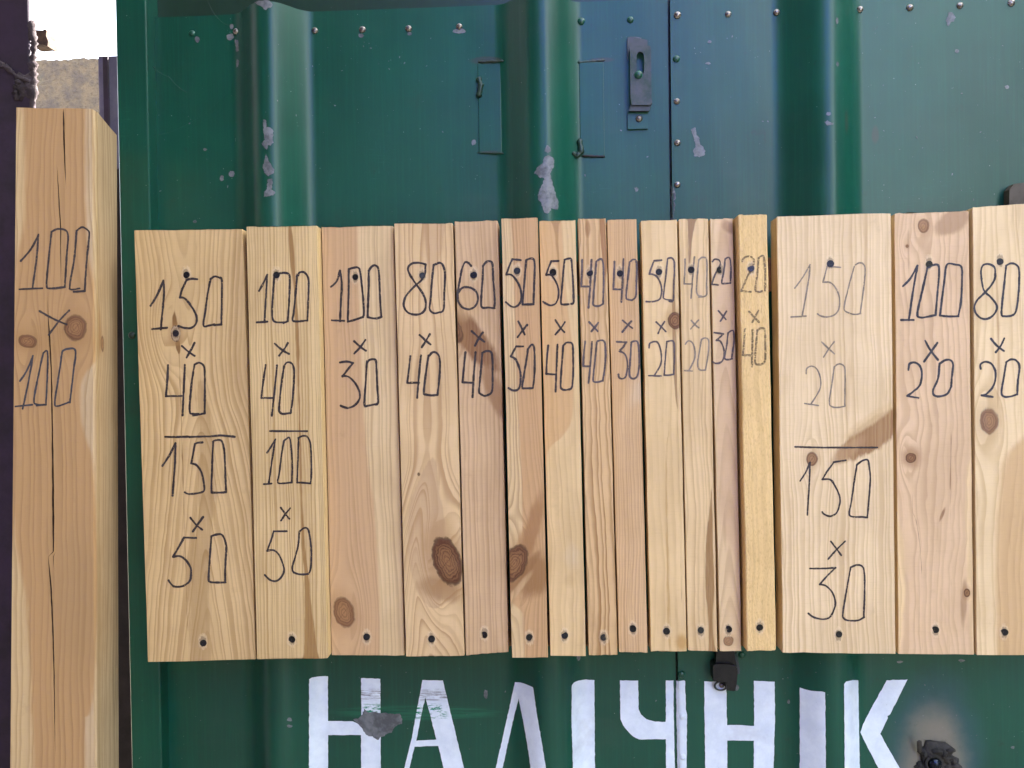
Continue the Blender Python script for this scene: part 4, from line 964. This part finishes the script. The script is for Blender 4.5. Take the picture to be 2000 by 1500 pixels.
board([(1517, 423), (1740, 416), (1749, 1277), (1529, 1274)], .030, 'wide pale board marked 150 x 20 over 150 x 30',
      mk('wood_wide_pale', 14, tone=1.02, early=(240, 212, 170), late=(206, 164, 120), pitch=9.5, contrast=.5, wobble=7,
         knots=[(1586, 895, 11, 13, 0, .6, 1.2)],
         blots=[(1706, 848, 82, 27, -.60, (170, 114, 86), .9, .14), (1655, 880, 40, 14, -.7, (196, 144, 112), .6, .3), (1700, 820, 60, 10, -.6, (240, 206, 158), .6, .4)]),
      [(1622, 515), (1639, 1239)],
      [('a', A6, 3.2, 'ink_faint', [('1', [[(203, 563), (250, 500), (300, 415)], [(300, 415), (290, 520), (250, 743)], [(180, 747), (275, 741)]]),
                              ('5', [[(494, 431), (410, 425)], [(410, 425), (395, 480), (383, 525)], [(383, 525), (430, 528), (465, 565), (487, 620), (485, 690), (460, 730), (410, 747), (370, 740), (348, 727)]]),
                              ('0', [[(582, 425), (550, 540), (518, 680), (530, 712), (580, 730), (623, 725)], [(590, 415), (615, 402), (640, 410), (652, 450), (640, 580), (620, 725)]]),
                              ('x', [[(376, 907), (420, 950), (455, 981)], [(454, 905), (420, 950), (387, 1002)]]),
                              ('2', [[(276, 1107), (280, 1075), (310, 1060), (345, 1080), (367, 1140), (365, 1200), (340, 1250), (308, 1298)], [(267, 1298), (353, 1311)]]),
                              ('0', [[(455, 1065), (440, 1170), (423, 1290), (440, 1318), (480, 1323), (523, 1315)], [(455, 1065), (480, 1047), (505, 1050), (523, 1080), (523, 1200), (522, 1315)]])]),
       ('b', A7, 3.8, 'ink', [('b', [[(210, 76), (400, 80), (745, 80)]]),
                              ('1', [[(243, 297), (280, 240), (306, 178)], [(306, 178), (303, 300), (290, 518)]]),
                              ('5', [[(540, 163), (460, 176)], [(460, 180), (415, 240), (387, 288)], [(387, 288), (440, 290), (475, 340), (500, 400), (500, 450), (480, 505), (440, 528), (400, 515), (387, 500)]]),
                              ('0', [[(612, 192), (595, 300), (575, 440), (562, 510), (580, 530), (640, 532), (680, 536)], [(612, 192), (650, 165), (683, 162), (692, 200), (700, 280), (692, 400), (680, 536)]]),
                              ('x', [[(443, 692), (480, 740), (510, 782)], [(535, 691), (480, 745), (426, 806)]]),
                              ('3', [[(307, 868), (380, 868), (474, 863)], [(474, 863), (420, 915), (370, 972)], [(370, 972), (410, 980), (450, 1020), (470, 1070), (468, 1120), (440, 1180), (400, 1198), (350, 1192), (315, 1175), (296, 1160)]]),
                              ('0', [[(572, 860), (550, 980), (522, 1150), (525, 1190), (560, 1207), (620, 1205), (660, 1185)], [(572, 860), (610, 845), (645, 852), (660, 890), (663, 1000), (657, 1185)]])])], seed=14)

board([(1747, 417), (1892, 412), (1902, 1278), (1755, 1277)], .021, 'knotty pinkish board marked 100 x 20, second from the right end',
      mk('wood_knotty', 15, tone=1.04, early=(226, 186, 154), late=(190, 140, 112), pitch=12, contrast=.35, wobble=13,
         heart=[([(1749, 417), (1750, 850), (1756, 1000), (1768, 1120), (1765, 1200), (1755, 1278)], -1, (238, 206, 158), 4), ([(1892, 417), (1890, 880), (1884, 1000), (1888, 1100), (1898, 1278)], 1, (238, 206, 158), 4)],
         knots=[(1804, 443, 11, 13, 0, .45, 1.3), (1779, 893, 10, 9, 0, .8, 1.5), (1888, 1157, 6, 8, 0, .8, 1.2), (1772, 481, 3, 3, 0, .7, 1.5)],
         blots=[(1862, 436, 36, 22, -.5, (192, 146, 120), .75, .25), (1840, 1005, 3, 14, .4, (150, 92, 74), .7, .4), (1782, 892, 20, 22, 0, (190, 138, 116), .55, .5), (1882, 1175, 6, 42, .05, (176, 126, 102), .6, .4)],
         stripes=[([(1858, 850), (1856, 950)], [(840, 0), (880, 1.6), (940, 1.6), (960, 0)], (140, 86, 72), 1.5, .7), ([(1782, 1000), (1796, 1060), (1800, 1110)], [(960, 0), (1000, .8), (1080, 1), (1120, 0)], (130, 80, 60), 1.2, .8),
                  ([(1774, 450), (1775, 540)], [(445, 0), (480, 4), (540, 0)], (190, 140, 112), 3, .5)]),
      [(1815, 516), (1827, 1230)],
      [('a', A6, 4.6, 'ink_blue', [('1', [[(893, 550), (940, 500), (985, 420)], [(985, 420), (960, 560), (930, 767)], [(880, 766), (960, 766)]]),
                              ('0', [[(1050, 425), (1020, 560), (985, 720), (1000, 750), (1050, 745), (1100, 735)], [(1058, 430), (1090, 415), (1118, 420), (1122, 480), (1110, 620), (1100, 735)]]),
                              ('0', [[(1165, 435), (1145, 600), (1128, 735)], [(1128, 738), (1180, 743), (1245, 742)], [(1165, 435), (1180, 408), (1220, 412), (1265, 430), (1268, 530), (1262, 650), (1245, 742)]]),
                              ('x', [[(1035, 900), (1065, 955), (1115, 1020)], [(1111, 912), (1070, 970), (1027, 1031)]]),
                              ('2', [[(927, 1083), (935, 1045), (970, 1038), (1000, 1060), (1013, 1110), (1000, 1180), (960, 1220), (920, 1250)], [(920, 1250), (990, 1262)]]),
                              ('0', [[(1125, 1050), (1115, 1140), (1085, 1210), (1090, 1245), (1130, 1252), (1175, 1235), (1200, 1190)], [(1125, 1045), (1160, 1022), (1195, 1022), (1212, 1050), (1205, 1120), (1200, 1190)]])])], seed=15)

board([(1900, 405), (2013, 397), (2018, 1279), (1908, 1279)], .024, 'tallest pale board at the right end, marked 80 x 20 above a violet-grey knot',
      mk('wood_violet_knot', 16, tone=1.0, early=(242, 214, 168), late=(206, 160, 112), pitch=13, contrast=.4, wobble=8,
         knots=[(1932, 822, 17, 24, 0, .35, 1.3)], blots=[(1932, 822, 17, 24, 0, (150, 120, 126), .6, .2)],
         heart=[([(2030, 405), (2020, 800), (1960, 900), (1950, 1000), (1948, 1280)], 1, (218, 176, 134), 10)], stripes=[([(1946, 560), (1950, 700), (1948, 800)], [(540, 0), (640, 4), (760, 4), (800, 0)], (216, 164, 124), 4, .6)]),
      [(1953, 511), (1962, 1235)],
      [('a', A6, 4.4, 'ink_blue', [('8', [[(1480, 470), (1475, 430), (1440, 410), (1405, 415), (1390, 450), (1395, 520), (1410, 580), (1450, 620), (1488, 670), (1485, 710), (1450, 750), (1405, 760), (1365, 735), (1347, 690), (1365, 640), (1410, 595), (1455, 545), (1478, 500), (1480, 470)]]),
                              ('0', [[(1550, 420), (1535, 560), (1520, 720), (1540, 742), (1580, 740)], [(1550, 420), (1580, 405), (1615, 415), (1632, 450), (1630, 580), (1612, 710), (1580, 740)]]),
                              ('x', [[(1453, 885), (1490, 930), (1535, 963)], [(1537, 884), (1515, 930), (1483, 972)]]),
                              ('2', [[(1388, 1077), (1385, 1050), (1415, 1032), (1455, 1045), (1480, 1090), (1480, 1150), (1460, 1200), (1420, 1240), (1393, 1246)], [(1393, 1246), (1463, 1256)]]),
                              ('0', [[(1550, 1035), (1535, 1130), (1520, 1230), (1540, 1255), (1580, 1252), (1620, 1240)], [(1550, 1035), (1580, 1017), (1615, 1025), (1635, 1065), (1625, 1150), (1620, 1240)]])])], seed=16)

# ------------------------------------------------------------------ the square post on the left
def post():
    yl, yr, yb = -.186, -.162, -.062
    def FP(px, py):                                                # point on the (turned) front face
        t = (px-30)/160; y = yl+(yr-yl)*t
        return at(px, py, y)
    fl0, fl1 = FP(30, 210), FP(18, 1500); fr0, fr1 = FP(180, 213), FP(184, 1500)
    cr0, cr1 = at(191, 220, yr+.008), at(192, 1500, yr+.008)
    br0, br1 = at(228, 264, yb), at(232, 1500, yb)
    bl0 = Vector((fl0.x-.024, yb-.02, fl0.z)); bl1 = Vector((fl1.x-.024, yb-.02, fl1.z))
    ext = (fl0.z-0)/(fl0.z-fl1.z)                                  # run down to the ground
    t = thing('square_post', ((fl1.x+fr1.x)/2, -.12, 0), 'thick cracked square timber post marked 100 x 100 at the left edge', 'post')
    cracks = [  # (points px,py,halfwidth)
        [(123, 211, .0), (123.2, 214, 1.2), (124, 260, 1.7), (126, 320, 1.1), (129, 366, 0)],
        [(110, 315, 0), (113, 360, .9), (115, 400, 1.3), (118, 445, 1.2), (118, 503, .7), (119, 562, 0)],
        [(92, 562, 0), (93.6, 616, .7), (96, 655, 1.6), (99.5, 720, 1.4), (101, 800, 1.5), (102, 880, 1.6), (103, 980, 2.2), (103.5, 1040, 1.8), (104, 1108, 0)],
        [(93, 1078, 0), (96, 1110, 1.2), (99, 1145, 1.7), (103, 1240, 1.5), (105, 1327, 1.1), (106, 1392, .8), (107, 1480, 0)]]
    def cr(k, py):
        c = cracks[k]
        if py <= c[0][1] or py >= c[-1][1]: return None
        for i in range(len(c)-1):
            if c[i][1] <= py <= c[i+1][1]:
                f = (py-c[i][1])/(c[i+1][1]-c[i][1]); j = .5*fbm1(py*.06, k)
                wv = c[i][2]+(c[i+1][2]-c[i][2])*f
                return c[i][0]+(c[i+1][0]-c[i][0])*f+j, max(.05, wv*.95*(1+.35*fbm1(py*.1, k+5)))
    slots = [[1, 2, 3], [0, 2]]
    rows = sorted(set([0.0]+[i/130 for i in range(131)]))
    vs = []; uv = []; fs = []; cvs = []; cfs = []
    ZF = lambda p0, p1, tt: p0.lerp(p1, tt)
    pos1 = [110, 123]
    for tt in rows:
        py = 210+(1500-210)*tt
        L = ZF(fl0, fl1, tt); R = ZF(fr0, fr1, tt)
        def fx(px):
            a = (30+(18-30)*tt); b = (180+(184-180)*tt); return (px-a)/(b-a)
        c1 = None
        if py > 1108: c1 = cr(3, py)
        elif py > 1078: c1 = cr(3, py)
        elif py > 562: c1 = cr(2, py)
        else: c1 = cr(1, py)
        c2 = cr(0, py) if py < 366 else (cr(2, py) if 1078 < py < 1108 else None)
        if c1: pos1[0] = c1[0]
        if c2: pos1[1] = c2[0]
        elif py > 366: pos1[1] = 130 if py < 1070 else 108
        pts = [(-.0, 0)]
        row = []
        row.append((L+Vector((.0006, .0012, 0)), -1))
        row.append((L+Vector((.0014, 0, 0)), 0))
        for f in (.15, .30): row.append((L.lerp(R, f), f*150))
        for ci, c in enumerate((c1, c2)):
            x, hw = (c if c else (pos1[ci], .02))
            a, b = fx(x-hw), fx(x+hw); mdl = (a+b)/2
            dp = .026 if c and hw > .1 else .0001
            for f, d in ((a, 0), (mdl, dp), (b, 0)):
                p = L.lerp(R, f).copy(); p.y += d; row.append((p, f*150))
        row.append((R, 150))
        C = ZF(cr0, cr1, tt); B = ZF(br0, br1, tt); BL = ZF(bl0, bl1, tt)
        jz = 0
        row.append((R.lerp(C, .5)+Vector((.0012, -.0008, 0)), 156))
        row.append((C, 162)); row.append((C.lerp(B, .5), 200)); row.append((B, 240)); row.append((BL, 400))
        if tt == 0:
            row = [(p+Vector((0, 0, .0012*fbm1(i*1.3, 3))), u_) for i, (p, u_) in enumerate(row)]
        for p, u_ in row: vs.append(p); uv.append((u_, py))
    n = len(row)
    for p0 in range(n):                                            # last ring on the ground
        a = Vector(vs[p0]); b = Vector(vs[(len(rows)-1)*n+p0]); d = b-a
        vs.append(a+d*((a.z)/(a.z-b.z))); uv.append((uv[p0][0], 1500+ (b.z/.0007)))
    nrw = len(rows)+1
    for j in range(nrw-1):
        for i in range(n):
            k = (i+1) % n; a = j*n+i
            fs.append((a, a+n, (j+1)*n+k, j*n+k))
    fs.append(tuple(range(n))); fs.append(tuple((nrw-1)*n+i for i in range(n))[::-1])
    def tou(px, py): return (px-(30-12*(py-210)/1290), py)
    mat = mk('wood_post', 17, tone=.86, early=(218, 186, 150), late=(168, 120, 86), pitch=11, contrast=.42, wobble=6,
             heart=[([(166, 210), (165, 400), (178, 560), (195, 650), (150, 760), (172, 900), (178, 1100), (150, 1400)], -1, (198, 146, 108), 5),
                    ([(45, 210), (48, 400), (30, 520), (25, 700), (20, 900), (50, 1200), (60, 1500)], -1, (220, 186, 140), 7)],
             stripes=[([(185, 210), (186, 700), (185, 1500)], [(210, 9), (700, 8), (1500, 6)], (232, 200, 150), 4, .7)],
             knots=[(143, 635, 20, 24, 0, .6, 1.15), (52, 663, 17, 12, .2, .6, 1.0), (204, 655, 6, 15, 0, .35, .9)],
             blots=[(100, 660, 80, 34, 0, (196, 142, 98), .5, .5), (150, 1180, 50, 150, 0, (184, 140, 104), .35, .6)])(150, tou, [])
    o = mesh_obj('timber', vs, fs, mat, t, uv=uv)
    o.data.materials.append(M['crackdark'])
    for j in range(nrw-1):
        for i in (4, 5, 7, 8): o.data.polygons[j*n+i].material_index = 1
    def face(px, py, off):
        tq = (px-30)/160; y = yl+(yr-yl)*tq
        return at(px, py, y-off-.0001)
    for mk_, (knd, st) in ((M['ink'], q) for q in (
        ('1', [[(93, 715), (140, 660), (173, 596)], [(173, 596), (165, 700), (147, 833)], [(88, 842), (190, 837)]]),
        ('0', [[(232, 583), (220, 700), (210, 820), (225, 838), (292, 832)], [(232, 583), (265, 570), (305, 590), (300, 700), (292, 832)]]),
        ('0', [[(345, 580), (335, 700), (315, 820), (320, 843), (358, 838)], [(345, 578), (370, 562), (395, 575), (402, 600), (390, 720), (382, 850)], [(382, 850), (332, 853)]]),
        ('x', [[(178, 940), (240, 975), (300, 1000)], [(312, 937), (270, 980), (220, 1047)]]))):
        glyph('handwritten_cross' if knd == 'x' else 'handwritten_digit', st, A8, face, 4.2, mk_, t)
    for (knd, st) in (
        ('1', [[(90, 1255), (120, 1210), (148, 1142)], [(148, 1142), (130, 1250), (102, 1380)], [(70, 1370), (145, 1362)]]),
        ('0', [[(195, 1130), (175, 1220), (153, 1340), (165, 1360), (207, 1362)], [(195, 1130), (212, 1120), (215, 1180), (207, 1362)], [(207, 1362), (165, 1366)]]),
        ('0', [[(280, 1125), (265, 1230), (247, 1350), (260, 1368), (312, 1350)], [(282, 1120), (305, 1110), (340, 1120), (330, 1220), (315, 1352)]])):
        glyph('handwritten_digit', st, A8, face, 4.0, M['ink_blue'], t)
post()

# ------------------------------------------------------------------ what stands left of the gate
mp = thing('steel_post', (at(20, 700, .02).x, .04, 0), 'dark maroon steel post at the left edge behind the square timber post', 'post')
x1 = at(58, 100, .0).x
bm_obj('tube', box_bm(x1-.16, x1, 0, .014, 0, 2.35, .004, seg=3), M['maroon'], mp)
def ragged(name, pts, r, mat, parent, seed):
    return bead(name, pts, r, mat, parent, 44, .9, seed)
ragged('cement_edge', [at(60, 40, .004), at(66, 80, .0), at(64, 130, .002), at(67, 170, .0), at(60, 225, .003)], .0055, M['cement'], mp, 2)
ragged('cement_ridge', [at(-8, 118, -.002), at(14, 133, -.002), at(34, 150, -.003), at(60, 160, -.002)], .0036, M['cement'], mp, 6)
ragged('cement_ridge', [at(36, 155, -.003), at(30, 175, -.003), at(33, 196, -.002)], .0045, M['cement'], mp, 8)
lump('cement_patch', at(50, 172, .001), .012, .005, .016, M['cement'], mp, 4, .6)
br = thing('rusty_bracket', at(74, 78, .02), 'small rusty bracket stub sticking out of the maroon steel post against the sky', 'bracket')
extr('stub', [at(*p, .02) for p in ((60, 58), (84, 59), (88, 56), (91, 60), (90, 70), (94, 80), (93, 90), (84, 87), (66, 89), (60, 88))], .02, .045, M['rust'], br)
rw = thing('rendered_wall', (at(135, 160, .9).x, .95, 0), 'rough tan rendered wall seen through the gap left of the gate', 'wall')
zt = at(135, 116, .9).z
bm = bmesh.new(); x0, x1 = at(-260, 150, .9).x, at(196, 150, .9).x
vs = []; fs = []; n = 60
for i in range(n+1):
    x = x0+(x1-x0)*i/n; z = zt+.006*fbm1(i*.8, 4)
    vs += [(x, .9, z), (x, 1.1, z), (x, .9, 0), (x, 1.1, 0)]
for i in range(n):
    a = 4*i; b = a+4; fs += [(a, b, b+1, a+1), (a+2, b+2, b, a), (a+1, b+1, b+3, a+3)]
fs += [(0, 1, 3, 2), (4*n, 4*n+2, 4*n+3, 4*n+1)]
mesh_obj('wall_body', vs, fs, M['render'], rw)
gp = thing('grey_upright', (at(215, 200, .1).x, .12, 0), 'grey-violet sheet metal upright between the tan wall and the gate jamb', 'upright')
x0, x1 = at(192, 160, .1).x, at(275, 160, .1).x
zs_ = at(210, 330, .1).z
bm_obj('sheet', box_bm(x0, x1, .1, .14, zs_, at(210, 109, .1).z, .002), M['greypost'], gp)
bm_obj('folded_rib', box_bm(x0+.010, x0+.019, .096, .0995, zs_, at(210, 109, .1).z-.002, .001), M['maroon'], gp)
kb = thing('gap_shade_sheet', ((x0+x1)/2, .12, 0), 'dark sheet added in place of shade between the square timber post and the gate jamb', 'board')
bm_obj('sheet', box_bm(x0-.05, x1, .09, .13, 0, zs_-.003, .002), simple('painted_gap_shade', (36, 27, 26), .8, 0, .4, 20, .001), kb)  # sheet coloured nearly black, standing in for shade in the gap
# cobweb threads on the gate
wb = simple('cobweb_silk', (44, 58, 52), .8)
cw = thing('cobweb', onwall(420, 180, .004), 'thin dusty cobweb threads in the upper left of the gate', 'cobweb')
def thread(pts, r=.00016):
    P = [onwall(a, b, c) for a, b, c in pts]; vs = []; fs = []; Q = []
    for i in range(len(P)-1):
        for k in range(8):
            t = k/8; q = P[i].lerp(P[i+1], t); q.z -= .003*math.sin(t*math.pi); Q.append(q)
    Q.append(P[-1])
    for i, q in enumerate(Q):
        for a in range(3): vs.append(q+Vector((math.cos(a*2.1)*r, math.sin(a*2.1)*r, math.sin(a*2.1+1)*r)))
    for i in range(len(Q)-1):
        for a in range(3): fs.append((i*3+a, i*3+(a+1) % 3, (i+1)*3+(a+1) % 3, (i+1)*3+a))
    mesh_obj('thread', vs, fs, wb, cw)
thread([(405, 0, .004), (425, 35, .006), (452, 50, .004)]); thread([(292, 124, .01), (330, 150, .008), (365, 180, .004)])
thread([(292, 264, .01), (350, 250, .008), (420, 205, .006), (465, 150, .004)]); thread([(1196, 548, .07), (1180, 546, .08)])
